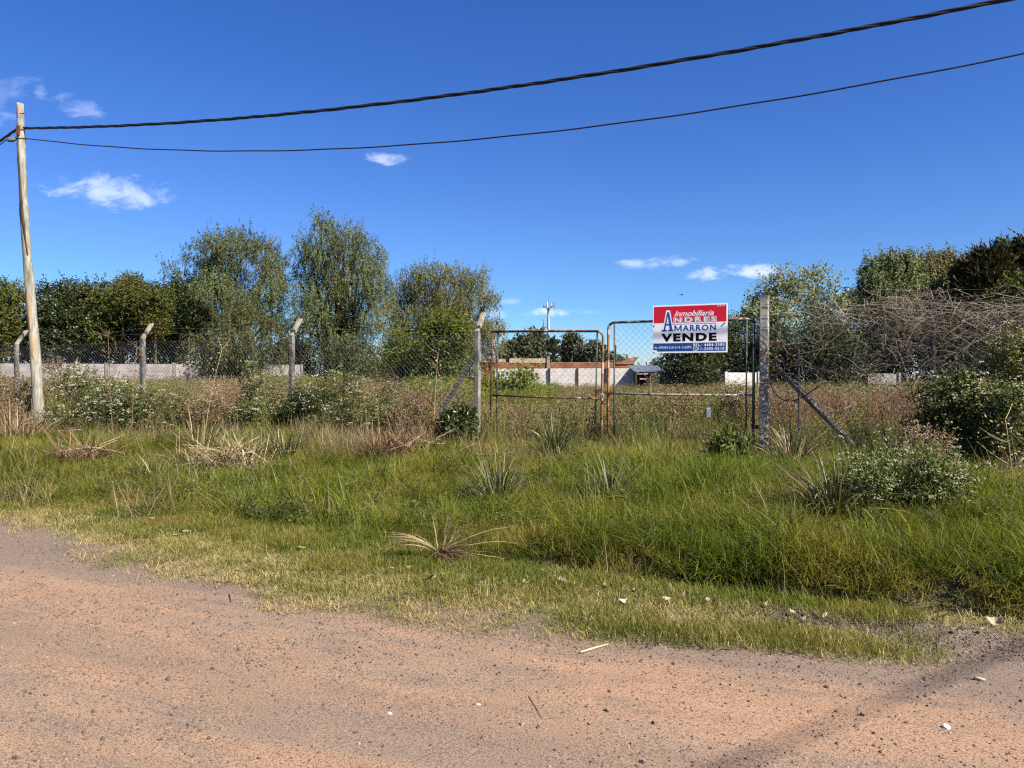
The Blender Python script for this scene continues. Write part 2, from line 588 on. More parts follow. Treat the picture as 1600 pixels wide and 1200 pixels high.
M['stem'] = foliage('weed_stem', (.076, .046, .027, 1), (.167, .114, .068, 1), None, trans=.05)
M['concrete'] = plain('concrete', (.107, .099, .084, 1), (.208, .194, .169, 1), 7, .9, .2, bump=.5, bd=.006, c2=(.073, .065, .051, 1), scale2=5, thr=(.52, .72))
M['concrete_tan'] = plain('tan_concrete', (.141, .118, .084, 1), (.253, .220, .163, 1), 10, .9, .2, bump=.5, bd=.006, c2=(.090, .073, .051, 1), scale2=6, thr=(.52, .7))
M['whitewall'] = plain('whitewashed_concrete', (.441, .418, .380, 1), (.562, .540, .502, 1), 2.2, .85, .2, bump=.1, c2=(.236, .220, .192, 1), scale2=1.2, thr=(.58, .75), world=True)
M['greywall'] = plain('pale_grey_concrete', (.192, .174, .163, 1), (.281, .258, .242, 1), 1.8, .9, .2, bump=.1, c2=(.141, .135, .129, 1), scale2=1.3, thr=(.52, .72), world=True)
M['brickred'] = plain('brick_red', (.169, .065, .033, 1), (.248, .112, .062, 1), 1.3, .9, .15, bump=0, c2=(.225, .169, .124, 1), scale2=1.5, thr=(.55, .66), world=True)
M['mortar'] = plain('mortar', (.169, .135, .107, 1), (.236, .192, .157, 1), 6, .95, .1)
M['tan'] = plain('sandy_render', (.270, .214, .157, 1), (.337, .276, .208, 1), 3, .9, .15, world=True)
M['sheet'] = plain('corrugated_sheet', (.169, .185, .202, 1), (.248, .264, .281, 1), 3, .45, .5, bump=0)
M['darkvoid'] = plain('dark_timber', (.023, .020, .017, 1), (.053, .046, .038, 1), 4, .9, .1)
M['galv'] = plain('galvanised_wire', (.122, .122, .118, 1), (.228, .228, .220, 1), 12, .5, .5, .5, bump=0)
M['wire'] = plain('dull_wire', (.068, .065, .061, 1), (.129, .122, .114, 1), 12, .6, .4, .4, bump=0)
M['rust'] = plain('rusty_pipe', (.056, .024, .012, 1), (.112, .048, .023, 1), 9, .8, .25, bump=.3, bd=.003, c2=(.258, .236, .202, 1), scale2=4.5, thr=(.53, .60))
M['rust_orange'] = plain('orange_rust_pipe', (.169, .062, .020, 1), (.248, .118, .051, 1), 8, .8, .25, bump=.3, bd=.003, c2=(.309, .293, .258, 1), scale2=3.5, thr=(.54, .60))
M['pipe_dark'] = plain('dark_green_pipe', (.027, .030, .027, 1), (.065, .068, .061, 1), 7, .6, .35, bump=0, c2=(.114, .057, .030, 1), scale2=5, thr=(.56, .65))
M['pale_rail'] = plain('flaking_rail', (.253, .242, .214, 1), (.337, .326, .298, 1), 9, .7, .3, bump=.2, bd=.003, c2=(.090, .043, .023, 1), scale2=6, thr=(.52, .60))
M['rust_dark'] = plain('dark_rust', (.046, .021, .014, 1), (.099, .046, .027, 1), 12, .85, .2)
M['pole'] = plain('weathered_pole', (.152, .141, .107, 1), (.293, .276, .225, 1), 6, .9, .15, bump=.6, bd=.02, stretch=(3.2, 3.2, .45), c2=(.112, .107, .079, 1), scale2=3.0, thr=(.53, .66))
M['pole_bare'] = plain('bare_orange_wood', (.225, .146, .084, 1), (.293, .225, .152, 1), 7, .9, .15, stretch=(2, 2, .4))
M['cable'] = flatc('black_cable', (0.0091, 0.0091, 0.0122), .5, .4)
M['cable_thin'] = flatc('dark_plum_cable', (0.0167, 0.0091, 0.0167), .5, .4)
M['white_print'] = flatc('white_print', (.68, .66, .68), .8, .02)
M['red_print'] = flatc('red_print', (.48, .016, .035), .8, .02)
M['blue_print'] = flatc('blue_print', (0.0137, 0.0570, 0.2052), .8, .02)
M['black_print'] = flatc('black_print', (0.0061, 0.0061, 0.0076), .8, .02)
M['green_print'] = flatc('green_print', (0.0456, 0.2660, 0.0912), .8, .02)
M['paper'] = flatc('white_paper', (0.52, 0.5, 0.46), .7, .2)
M['dry_leaf'] = foliage('dead_leaf', (.164, .109, .060, 1), (.328, .257, .175, 1), None, trans=.15)
M['dry_leaf_dark'] = foliage('dead_leaf_dark', (.046, .027, .015, 1), (.099, .061, .034, 1), None, trans=.1)
M['stone'] = foliage('pebble', (.076, .057, .046, 1), (.258, .190, .144, 1), None, trans=0, rough=.9)
M['steel_far'] = flatc('grey_steel', (0.1520, 0.1672, 0.1900), .5, .4, .3)
M['bluecan'] = flatc('faded_blue_plastic', (0.1064, 0.1444, 0.2052), .6, .3)
M['bird'] = flatc('dark_plumage', (0.0152, 0.0152, 0.0152), .7, .2)

# ------------------------------------------------------------------ ground
def axis(lo, hi, step, far):
    core = np.arange(lo, hi + 1e-6, step)
    g = step * 1.35 ** np.arange(1, 60)
    up = hi + np.cumsum(g)
    up = up[up < far]
    dn = lo - np.cumsum(g)
    dn = dn[dn > -far]
    return np.concatenate([dn[::-1], core, up])


def grid_mesh(name, xs, ys, zfun, mat, keep=None):
    X, Y = np.meshgrid(xs, ys)
    Z = zfun(X.ravel(), Y.ravel())
    V = np.stack([X.ravel(), Y.ravel(), Z], -1)
    nx, ny = len(xs), len(ys)
    i = np.arange(nx - 1)[None] + (np.arange(ny - 1) * nx)[:, None]
    F = np.stack([i, i + 1, i + 1 + nx, i + nx], -1).reshape(-1, 4)
    return V, F


xs = axis(-22, 20, .22, 2200)
ys = np.unique(np.round(np.concatenate([axis(-3, 30, .25, 2200), np.arange(2, 9.5, .09)]), 4))
V, F = grid_mesh('ground', xs, ys, gz, M['soil'])
me = mesh_np('ground', V, F, M['soil'], smooth=True)
prop(link('ground', me), kind='structure')

# the road: a sheet in road coordinates whose far edge wanders
ss = np.concatenate([np.arange(-420, -14, 6.0), np.arange(-14, 9, .09), np.arange(9, 420, 6.0)])
kk = np.linspace(0, 1, 90) ** .62
SS, KK = np.meshgrid(ss, kk)
edge = road_edge(SS) + .32 + (vnoise(SS, SS * 0, .35, 21) - .5) * .5 + (vnoise(SS, SS * 0, .11, 22) - .5) * .22
TT = -9.0 + (edge + 9.0) * KK
RX, RY = xy(SS, TT)
RZ = gz(RX.ravel(), RY.ravel()) + .006
V = np.stack([RX.ravel(), RY.ravel(), RZ], -1)
nx = len(ss)
i = np.arange(nx - 1)[None] + (np.arange(len(kk) - 1) * nx)[:, None]
F = np.stack([i, i + 1, i + 1 + nx, i + nx], -1).reshape(-1, 4)
prop(link('dirt_road', mesh_np('dirt_road', V, F, M['dirt'], smooth=True)), kind='structure')

# ------------------------------------------------------------------ boundary walls of precast slabs, far buildings
slab_cache = {}


def precast_wall(label, p0, p1, z0, top, panel_w, slab_h, mat, post_mat, seed=0):
    """posts with slabs slotted between them; every slab is a part"""
    p0, p1 = np.array(p0, float), np.array(p1, float)
    L = np.linalg.norm(p1 - p0)
    rz = math.atan2(p1[1] - p0[1], p1[0] - p0[0])
    t = thing('precast_wall', label, 'wall', (p0[0], p0[1], z0), rz)
    t['kind'] = 'thing'
    n = max(1, int(round(L / panel_w)))
    pw = L / n
    nh = int(round((top - z0) / slab_h))
    V, Fb = bbox(-.07, .07, -.09, .09, 0, top - z0 + .05, .015)
    pm = MB().add(V, Fb).mesh('post', post_mat)
    V, Fb = bbox(.085, pw - .085, -.03, .03, .006, slab_h - .006, .004)
    sm = MB().add(V, Fb).mesh('slab', mat)
    r = np.random.default_rng(seed)
    for k in range(n + 1):
        link('post', pm, t, (k * pw, 0, 0), (r.normal(0, .008), r.normal(0, .008), 0))
    for k in range(n):
        for j in range(nh):
            link('slab', sm, t, (k * pw, r.uniform(-.006, .006), j * slab_h + .01))
    return t


precast_wall('long pale grey precast slab wall before the dark trees behind the wooden pole', at_depth(-60, 46), at_depth(472, 51), 0, 2.4, 2.0, .48, M['greywall'], M['concrete'], 1)
precast_wall('long whitewashed precast wall beneath the brick ruin, seen through the gates', at_depth(772, 52), at_depth(992, 50), -.3, 2.12, 2.0, .49, M['whitewall'], M['darkvoid'], 2)
precast_wall('short cream slab wall section standing alone behind the hinge of the sign gate', at_depth(1135, 39), at_depth(1186, 39), -.2, 1.80, 1.66, .5, M['whitewall'], M['whitewall'], 3)
precast_wall('short mottled grey slab wall section under the dark trees by the vine tangle', at_depth(1357, 44), at_depth(1404, 44), -.2, 1.78, 1.75, .99, M['greywall'], M['greywall'], 4)

# unroofed brick building behind the white wall
d = 60
x0, x1 = at_depth(752, d)[0], at_depth(985, d)[0]
t = thing('brick_ruin', 'low unfinished red brick building without a roof behind the white wall', 'building', (0, 0, 0))
mb = MB()
zt = zpix(566, d)
V, Fb = box(x0, x1, d, d + .22, 0, zt)
mb.add(V, Fb)
V, Fb = box(x0, x0 + .22, d + .22, d + 6, 0, zt)
mb.add(V, Fb)
V, Fb = box(x1 - .22, x1, d + .22, d + 6, 0, zt - .3)
mb.add(V, Fb)
mb.obj('wall', M['mortar'], t)
bm = MB()
r = np.random.default_rng(5)
for row in range(13):
    z = zt - .13 - row * .135
    xx = x0 + .02 + (row % 2) * .15
    while xx < x1 - .34:
        V, Fb = box(xx, xx + .285, d - .012 - r.uniform(0, .012), d - .001, z, z + .118)
        bm.add(V, Fb, r.uniform(0, 1))
        xx += .303
bk = bm.obj('brick', M['brickred'], t)
prop(bk, kind='stuff')
mb = MB()
V, Fb = box(at_depth(796, d)[0], at_depth(856, d)[0], d - .05, d + .3, zpix(567, d), zpix(560, d))
mb.add(V, Fb)
mb.obj('concrete_beam', M['tan'], t)
mb = MB()
V, Fb = box(at_depth(752, d)[0], at_depth(790, d)[0], d - .04, d + .3, zpix(566, d) + .004, zpix(561, d))
mb.add(V, Fb)
mb.obj('concrete_beam', M['tan'], t)
mb = MB()
V, Fb = bbox(at_depth(854, d)[0], at_depth(859, d)[0], d - .14, d - .06, 0, zpix(557, d), .01)
mb.add(V, Fb)
mb.obj('column', M['concrete_tan'], t)
# tilted gable end at the far end
gx0, gx1 = at_depth(962, d)[0], at_depth(998, d)[0]
V = np.array([[gx0, d - .1, zpix(569, d)], [gx1 - .5, d - .1, zpix(569, d)], [gx1, d - .1, zpix(558.5, d)], [gx1 - .3, d - .1, zpix(557.5, d)], [gx0, d - .1, zpix(567, d)]])
V2 = V + np.array([0, .3, 0])
mb = MB().add(np.concatenate([V, V2]), [np.array([[0, 1, 2, 3, 4]]), np.array([[9, 8, 7, 6, 5]]), np.array([[k, (k + 1) % 5 + 0, (k + 1) % 5 + 5, k + 5] for k in range(5)])[:, ::-1]])
mb.obj('gable', M['brickred'], t)

# lean-to with a sheet roof
d = 48
t = thing('lean_to', 'open lean-to with grey corrugated sheet roof and white post behind the sign gate', 'shed')
xa, xb = at_depth(992, d)[0], at_depth(1043, d)[0]
mb = MB()
n = 60
xx = np.linspace(xa, xb, n)
wav = np.sin(np.arange(n) / n * 2 * pi * 15) * .025
V = np.concatenate([np.stack([xx, np.full(n, d), zpix(581, d) + wav], -1), np.stack([xx, np.full(n, d + 3.2), zpix(572, d) + .1 + wav], -1)])
mb.add(V, np.array([[k, k + 1, k + 1 + n, k + n] for k in range(n - 1)]))
V = V - np.array([0, 0, .012])
mb.add(V, np.array([[k + 1, k, k + n, k + 1 + n] for k in range(n - 1)]))
mb.obj('roof', M['sheet'], t)
for k in range(5):
    q = xa + (xb - xa) * (k + .5) / 5
    mb = MB()
    V, Fb = box(q - .03, q + .03, d - .02, d + .02, zpix(582, d) - .1, zpix(582, d) - .02)
    mb.add(V, Fb)
    mb.obj('rafter_end', M['pale_rail'], t)
mb = MB()
V, Fb = box(xa, xb, d - .05, d + .05, zpix(583.5, d) - .06, zpix(583.5, d))
mb.add(V, Fb)
mb.obj('beam', M['pale_rail'], t)
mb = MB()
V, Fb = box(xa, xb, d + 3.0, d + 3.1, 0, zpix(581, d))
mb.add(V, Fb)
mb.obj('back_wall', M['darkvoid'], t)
mb = MB()
V, Fb = box(xa + .3, xb - .1, d - .03, d + .03, zpix(593, d), zpix(591, d))
mb.add(V, Fb)
mb.obj('rail', M['pale_rail'], t)
for q, ptop in ((1045, 580), (1016, 582), (993, 581)):
    mb = MB()
    xq = at_depth(q, d)[0]
    V, Fb = box(xq - .07, xq + .07, d - .16, d - .06, 0, zpix(ptop, d))
    mb.add(V, Fb)
    mb.obj('post', M['whitewall'] if q == 1045 else M['darkvoid'], t)

# telecom tower, far spire, thin poles
d = 300
x, y = at_depth(857, d)
t = thing('telecom_tower', 'slim steel telecom tower with a ring of antennas far behind the gate', 'tower', (x, y, 0))
ht = zpix(478, d)
V, Fb = tubes([[0, 0, 0], [0, 0, ht * .5], [0, 0, ht]], [[.95, .7, .48]], 8)
MB().add(V, Fb).obj('mast', M['steel_far'], t, smooth=True)
V, Fb = tubes([[0, 0, ht], [0, 0, ht + 3.8]], [[.12, .05]], 6)
MB().add(V, Fb).obj('lightning_rod', M['steel_far'], t)
mb = MB()
for k in range(6):
    a = k * pi / 3 + .2
    V, Fb = tubes([[0, 0, ht - 1.2], [cos(a) * 2.1, sin(a) * 2.1, ht - .3]], [[.14, .14]], 4)
    mb.add(V, Fb)
V, Fb = tubes([[cos(q) * 2.1, sin(q) * 2.1, ht - .3] for q in np.linspace(0, 2 * pi, 13)], np.full((1, 13), .1), 4)
mb.add(V, Fb)
mb.obj('platform', M['steel_far'], t)
for k in range(7):
    a = k * 2 * pi / 7
    V, Fb = bbox(-.17, .17, -.1, .1, -.9, 1.3, .03)
    MB().add(V + np.array([cos(a) * 2.3, sin(a) * 2.3, ht]), Fb).obj('antenna', M['white_print'] if k % 2 else M['steel_far'], t)
x, y = at_depth(849.5, d)
t = thing('spire', 'thin grey spire on a rusty foot rising beside the telecom tower', 'spire', (x, y, 0))
V, Fb = tubes([[0, 0, zpix(516, d)], [0, 0, zpix(510, d)], [0, 0, zpix(498, d)]], [[.65, .42, .06]], 6)
MB().add(V, Fb).obj('needle', M['steel_far'], t)
V, Fb = tubes([[0, 0, zpix(518.5, d)], [0, 0, zpix(515, d)]], [[1.25, .6]], 6)
MB().add(V, Fb).obj('foot', M['brickred'], t)
V, Fb = tubes([[0, 0, 0], [0, 0, zpix(518, d)]], [[.25, .2]], 5)
MB().add(V, Fb).obj('mast', M['steel_far'], t)
for (q, pt, dd, lab) in ((962, 539, 120, 'thin bare pole rising over the brick ruin'), (1010, 566, 70, 'short thin pole in front of the lean-to roof'), (1043.5, 560, 60, 'thin pole above the white post of the lean-to')):
    x, y = at_depth(q, dd)
    V, Fb = tubes([[x, y, 0], [x, y, zpix(pt, dd)]], [[.06 * dd / 60, .05 * dd / 60]], 6)
    prop(MB().add(V, Fb).obj('thin_pole', M['bark_dark']), lab, 'pole')

# ------------------------------------------------------------------ trees
def curve3(a, b, c, m=7):
    k = np.linspace(0, 1, m)[:, None]
    a, b, c = np.array(a), np.array(b), np.array(c)
    return a * (1 - k) ** 2 + 2 * b * k * (1 - k) + c * k ** 2


def tree(name, label, px, d, top, width, style, mat, bark='bark', leaves=16000, low=.12, lobes=26, group=None, seed=0, leaf=None, lean=0.0, base_z=None, trunk_n=1, cat='tree', lobe_r=(.15, .27), at=None):
    global rng
    rng = np.random.default_rng(1000 + seed)
    x, y = at_depth(px, d)
    H = zpix(top, d) - .1
    Wd = width / 1200 * d
    z0 = gz1(x, y) if d < 90 else .2
    root = thing(name, label, cat, (x, y, z0), 0, group)
    H -= z0
    # lobes fill an uneven envelope
    L = []
    for k in range(lobes):
        h = rng.uniform(0, 1) ** .8
        a = rng.uniform(0, 2 * pi)
        if style == 'conifer':
            prof = (1 - h) * .95 + .03
        elif style == 'poplar':
            prof = (sin(pi * min(1, h * .85 + .12)) ** .6) * .9
        elif style == 'shrub':
            prof = math.sqrt(max(0, 1 - h ** 2.2))
        elif style == 'umbrella':
            prof = sin(pi * min(1, h * .6 + .38)) ** .5
        else:
            prof = sin(pi * (h * .78 + .14)) ** .55
        rr = Wd * .5 * prof
        q = math.sqrt(rng.uniform(.06, 1))
        lr = Wd * rng.uniform(*lobe_r) * (.6 if style in ('poplar', 'conifer') else 1)
        rr = max(0, rr - lr * .62)
        zc = H * (low + (1 - low) * h)
        zc = min(zc, H - lr * .75)
        L.append((cos(a) * q * rr + lean * h, sin(a) * q * rr * .9, zc, lr))
    L.append((lean, 0, H - Wd * .1, Wd * .11))
    if at:      # crown built from known boughs: (across, height, radius) as seen from the road
        L = []
        for (bx_, bz_, br_) in at:
            r_ = br_ * d / 1200 * 1.12
            if style == 'poplar':
                r_ *= .85
            for rep in range(1 if style == 'poplar' else 2):
                L.append(((bx_ - px) * d / 1200 + (rng.normal(0, r_ * .35) if rep else 0), rng.normal(0, Wd * .2), zpix(bz_, d) - z0 + (rng.normal(0, r_ * .3) if rep else 0), r_ * (.75 if rep else 1)))
    L = np.array(L)
    # trunk and limbs
    tm = MB()
    tr = max(.10, .022 * H)
    for j in range(trunk_n):
        o = (j - (trunk_n - 1) / 2) * Wd * .14
        top_h = H * (.9 if style in ('conifer', 'poplar') else .62)
        P = curve3((o * .5, 0, -.1), (o, rng.normal(0, .1), top_h * .5), (o * 1.4 + lean * .6, rng.normal(0, .2), top_h), 8)
        V, Fb = tubes(P, np.linspace(tr, tr * .3, 8)[None] / trunk_n ** .4, 7)
        tm.add(V, Fb)
        pick = rng.choice(len(L), min(len(L), 14 if style != 'conifer' else 6), replace=False)
        for q in pick:
            kz = rng.uniform(.25, .8)
            s0 = P[int(kz * 7)]
            if L[q, 2] < s0[2]:
                s0 = P[2]
            e = L[q, :3]
            V, Fb = tubes(curve3(s0, (s0 + e) / 2 + np.array([0, 0, .12 * H * rng.uniform(0, 1)]), e, 6), np.linspace(tr * .38, tr * .08, 6)[None], 5)
            tm.add(V, Fb)
    tm.obj('trunk', M[bark], root, smooth=True)
    # leaves on twigs
    vol = L[:, 3] ** 2.2
    per = {'willow': 13, 'broad': 9, 'poplar': 6, 'conifer': 10, 'shrub': 7, 'umbrella': 8}[style]
    nt_ = max(10, leaves // per)
    which = rng.choice(len(L), nt_, p=vol / vol.sum())
    dirs = unit(rng.normal(size=(nt_, 3)) * np.array([1, 1, .9]))
    rad = L[which, 3] * rng.uniform(.25, 1.0, nt_) ** .45 * (1 + .12 * rng.normal(size=nt_))
    start = L[which, :3] + dirs * rad[:, None]
    tw = (.18 + rng.uniform(0, 1, nt_)[:, None] * .42 + rng.uniform(0, 1, (nt_, per)) * .22)
    lobe_t = rng.uniform(-.22, .22, len(L))[which]
    tw = np.clip(tw + lobe_t[:, None], 0, 1)
    k = np.arange(per) / max(1, per - 1)
    if style == 'willow':
        LL, LW = leaf or (.17, .055)
        out_d = unit(dirs * np.array([1, 1, .3]) + rng.normal(0, .35, (nt_, 3)))
        tl = rng.uniform(.45, 1.25, nt_)
        up_ = (rng.uniform(0, 1, nt_) < np.where(start[:, 2] > H * .72, .40, .08)).astype(float)
        P = start[:, None, :] + out_d[:, None, :] * (tl[:, None] * np.minimum(k, .6) * .55)[:, :, None]
        P[:, :, 2] += tl[:, None] * ((.12 * k - .85 * k ** 1.7)[None] * (1 - up_)[:, None] + (.55 * k)[None] * up_[:, None])
        ax = rng.normal(0, .55, (nt_, per, 3)) + np.array([0, 0, -.65]) + out_d[:, None, :] * .6
    elif style == 'conifer':
        LL, LW = leaf or (.30, .10)
        out_d = unit(dirs * np.array([1, 1, .2]) + np.array([0, 0, .35]))
        tl = rng.uniform(.4, .9, nt_)
        P = start[:, None, :] + out_d[:, None, :] * (tl[:, None] * k)[:, :, None]
        ax = out_d[:, None, :] + rng.normal(0, .35, (nt_, per, 3)) + np.array([0, 0, .5])
    else:
        LL, LW = leaf or {'broad': (.16, .105), 'poplar': (.15, .12), 'shrub': (.13, .06), 'umbrella': (.3, .15)}[style]
        out_d = unit(dirs + np.array([0, 0, .35]) + rng.normal(0, .3, (nt_, 3)))
        tl = rng.uniform(.25, .7, nt_) * (1.25 if style == 'poplar' else 1) * (d / 60 if d > 90 else 1)
        P = start[:, None, :] + out_d[:, None, :] * (tl[:, None] * k)[:, :, None] + rng.normal(0, .05, (nt_, per, 3))
        ax = out_d[:, None, :] * .7 + rng.normal(0, .6, (nt_, per, 3)) + np.array([0, 0, -.15])
    pos = P.reshape(-1, 3)
    ok = pos[:, 2] > .12
    pos, axx, tt_ = pos[ok], ax.reshape(-1, 3)[ok], tw.reshape(-1)[ok]
    fc = np.repeat(dirs, per, 0)[ok]
    V, Fq = leaf_quads(pos, axx, LL * rng.uniform(.65, 1.25, len(pos)), LW * rng.uniform(.7, 1.3, len(pos)), face=fc, loose=.9 if style == 'poplar' else .5)
    cm = MB().add(V, Fq, np.repeat(tt_, 4))
    cm.obj('crown', M[mat], root)
    return root


tree('broadleaf_tree', 'yellowish green tree cut by the picture edge behind the wooden pole', 2, 52, 442, 86, 'broad', 'leaf_autumn', leaves=20000, seed=1, low=.08, at=[(0,457,16),(10,480,22),(-12,500,30),(20,510,22),(5,535,28),(-30,470,24)])
tree('broadleaf_tree', 'glossy dark green tree with pointed shoots next to the wooden pole', 108, 53, 444, 120, 'broad', 'leaf_dark', leaves=34000, seed=2, low=.06, lobes=34, at=[(90,468,20),(115,458,15),(130,478,22),(100,495,26),(140,510,24),(85,520,22),(120,530,26),(75,495,16),(148,470,14)])
tree('broadleaf_tree', 'broad tree turning orange at its top between the dark green ones', 190, 54, 432, 120, 'broad', 'leaf_autumn', leaves=34000, seed=3, low=.06, lobes=34, at=[(165,465,20),(185,452,19),(206,444,13),(215,462,20),(225,485,22),(180,485,26),(200,510,28),(165,515,24),(235,520,22),(150,490,18)])
tree('broadleaf_tree', 'small reddish brown topped tree squeezed between the orange tree and dark tree', 243, 52, 446, 48, 'broad', 'leaf_autumn', leaves=8000, seed=4, low=.1, at=[(245,456,11),(250,475,14),(240,493,14),(252,510,14)])
tree('broadleaf_tree', 'nearly black green tree tucked against the first tall willow', 285, 55, 436, 88, 'broad', 'leaf_dark', leaves=26000, seed=5, low=.05, at=[(285,445,15),(272,468,20),(297,478,24),(300,510,26),(268,510,22),(285,535,26),(312,495,18)])
tree('willow_tree', 'loose grey green willow with two tops beside the dark green tree', 372, 56, 354, 150, 'willow', 'leaf_willow', leaves=58000, seed=6, low=.30, lobes=34, trunk_n=2, bark='bark_dark', at=[(385,372,17),(372,368,10),(350,382,19),(320,403,21),(370,400,27),(410,393,23),(427,425,20),(340,428,30),(385,438,32),(430,460,18),(313,450,20),(350,472,28),(402,488,26),(432,500,16),(318,488,18),(300,430,10),(438,440,10)])
tree('feathery_tree', 'low olive feathery tree in front of the two-topped willow', 378, 47, 470, 128, 'willow', 'leaf_feather', leaves=26000, seed=7, low=.12, lobes=24, at=[(355,500,20),(390,494,20),(340,528,24),(380,530,28),(415,525,20),(422,550,18),(345,560,22),(385,560,24),(328,558,18)])
tree('willow_tree', 'tallest willow with dense dark drooping crown and forked trunk', 527, 57, 333, 152, 'willow', 'leaf_willow', leaves=76000, seed=8, low=.26, lobes=40, trunk_n=3, bark='bark_dark', at=[(515,352,14),(512,366,18),(500,388,27),(545,365,16),(548,385,22),(577,398,24),(480,408,26),(520,420,38),(562,438,34),(593,415,17),(472,455,26),(510,478,38),(557,488,34),(588,465,22),(596,500,14),(483,508,24),(530,528,30),(498,545,20),(572,528,18),(464,430,14),(603,440,10),(575,376,10)])
tree('willow_tree', 'wide olive willow with flat rounded top behind the bright green shrubs', 692, 60, 417, 172, 'willow', 'leaf_olive', leaves=80000, seed=9, low=.16, lobes=36, trunk_n=3, bark='bark_dark', at=[(640,438,19),(665,430,16),(690,426,15),(715,430,17),(745,438,16),(625,463,20),(660,463,30),(700,460,30),(740,466,24),(766,468,14),(618,500,18),(650,505,28),(690,505,30),(735,510,28),(770,513,17),(776,538,12),(622,530,15),(660,545,24),(742,550,20),(611,515,11)])
tree('leafy_shrub', 'bright yellow green shrub next to the leaning brace of the bent gate post', 697, 27, 492, 108, 'shrub', 'leaf_bright', leaves=13000, seed=10, low=.05, lobes=26, cat='shrub', lobe_r=(.12, .2))
tree('leafy_shrub', 'lower lime green shrub in front of the wide olive willow', 632, 29, 528, 84, 'shrub', 'leaf_bright', leaves=8000, seed=11, low=.05, cat='shrub')
tree('leafy_shrub', 'dull green thin shrub below the tallest willow', 588, 34, 548, 76, 'shrub', 'leaf_bush', leaves=6000, seed=12, low=.05, cat='shrub')
tree('leafy_shrub', 'small pointed lime shrub seen through the lower gate before the white wall', 818, 24, 578, 22, 'shrub', 'leaf_bright', leaves=2000, seed=13, low=.05, cat='shrub')
tree('leafy_shrub', 'spreading lime shrub just beyond the hinges of the lower gate', 783, 25, 600, 62, 'shrub', 'leaf_bright', leaves=5200, seed=131, low=.05, cat='shrub')

tree('distant_tree', 'far dark rounded trees over the beam of the brick ruin', 818, 110, 530, 70, 'broad', 'leaf_far', leaves=6000, seed=14, low=.1, leaf=(.5, .3))
tree('distant_tree', 'far narrow ragged tree touching the telecom tower', 838, 112, 523, 22, 'poplar', 'leaf_far', leaves=2600, seed=15, low=.1, leaf=(.5, .3))
tree('distant_cypress', 'far dark cypress just beside the telecom tower', 863, 105, 533, 20, 'conifer', 'leaf_far', leaves=3500, seed=16, low=.02, leaf=(.5, .25), lobes=30)
tree('distant_tree', 'far tree with a raised round head above the brick wall', 893, 112, 530, 26, 'umbrella', 'leaf_far', leaves=2400, seed=17, low=.72, leaf=(.5, .3), lobes=9)
tree('distant_tree', 'far broad tree joined below the raised round head', 902, 115, 541, 56, 'broad', 'leaf_far', leaves=5200, seed=18, low=.05, leaf=(.5, .3))
tree('distant_tree', 'far blunt tree behind the upright of the lower gate', 929, 112, 540, 34, 'broad', 'leaf_far', leaves=4000, seed=19, low=.05, leaf=(.5, .3))
tree('distant_tree', 'far low tree in the gap between the two gates', 948, 130, 553, 26, 'broad', 'leaf_far', leaves=2200, seed=20, low=.05, leaf=(.5, .3))
tree('distant_tree', 'far low treetops behind the tilted brick gable', 972, 150, 562, 46, 'broad', 'leaf_far', leaves=2600, seed=21, low=.05, leaf=(.6, .35))
tree('distant_tree', 'far pale treetop above the lean-to roof', 1030, 150, 568, 34, 'broad', 'leaf_far', leaves=2000, seed=22, low=.05, leaf=(.6, .35))
tree('distant_tree', 'far thin treetop beside the bent gate post', 790, 130, 540, 30, 'poplar', 'leaf_far', leaves=1800, seed=23, low=.05, leaf=(.5, .3))

tree('poplar_tree', 'sparse silvery poplar just over the straight gate post', 1213, 47, 431, 74, 'poplar', 'leaf_poplar', bark='bark_pale', leaves=7000, seed=24, low=.18, lobes=26, at=[(1205,446,12),(1224,437,11),(1195,468,14),(1225,466,16),(1240,452,10),(1185,488,14),(1215,498,18),(1208,525,20)])
tree('poplar_tree', 'taller airy poplar with several pointed tops past the straight gate post', 1272, 48, 424, 62, 'poplar', 'leaf_poplar', bark='bark_pale', leaves=6200, seed=25, low=.18, lobes=26, at=[(1264,438,11),(1280,430,10),(1296,446,9),(1258,463,14),(1285,468,15),(1302,478,10),(1270,498,18),(1300,508,12),(1275,530,20)])
tree('poplar_tree', 'small poplar with a yellowing foot behind the vine tangle', 1312, 46, 466, 60, 'poplar', 'leaf_poplar', bark='bark_pale', leaves=4200, seed=26, low=.1, lobes=20)
tree('poplar_tree', 'low grey green tree behind the hinge side of the sign gate', 1172, 49, 486, 62, 'poplar', 'leaf_poplar', leaves=4200, seed=261, low=.05, lobes=20)
tree('broadleaf_tree', 'rounded dark grey green tree over the vine tangle nearest the poplars', 1390, 46, 403, 102, 'willow', 'leaf_willow', leaves=40000, seed=27, low=.42, lobes=26, bark='bark_dark', leaf=(.19, .075), at=[(1375,423,19),(1398,416,17),(1418,424,14),(1363,448,18),(1395,452,27),(1425,452,18),(1380,475,22),(1410,478,20)])
tree('broadleaf_tree', 'broad olive tree between the rounded dark tree and the brown conifers', 1463, 49, 397, 116, 'willow', 'leaf_olive', leaves=40000, seed=28, low=.40, lobes=28, bark='bark_dark', leaf=(.19, .075), at=[(1442,412,15),(1466,406,15),(1490,411,14),(1440,438,24),(1475,438,26),(1502,450,20),(1455,470,24),(1490,475,22)])
tree('broadleaf_tree', 'low dark treetop between the poplars and the rounded dark tree', 1338, 50, 458, 62, 'broad', 'leaf_dark', leaves=12000, seed=29, low=.2)
tree('conifer_tree', 'brownish conifer with a slim tip next to the broad olive tree', 1513, 44, 412, 52, 'conifer', 'leaf_conifer', bark='bark_dark', leaves=13000, seed=30, low=.1, lobes=44, at=[(1513,415,5),(1512,424,8),(1514,438,12),(1512,456,16),(1514,476,19)])
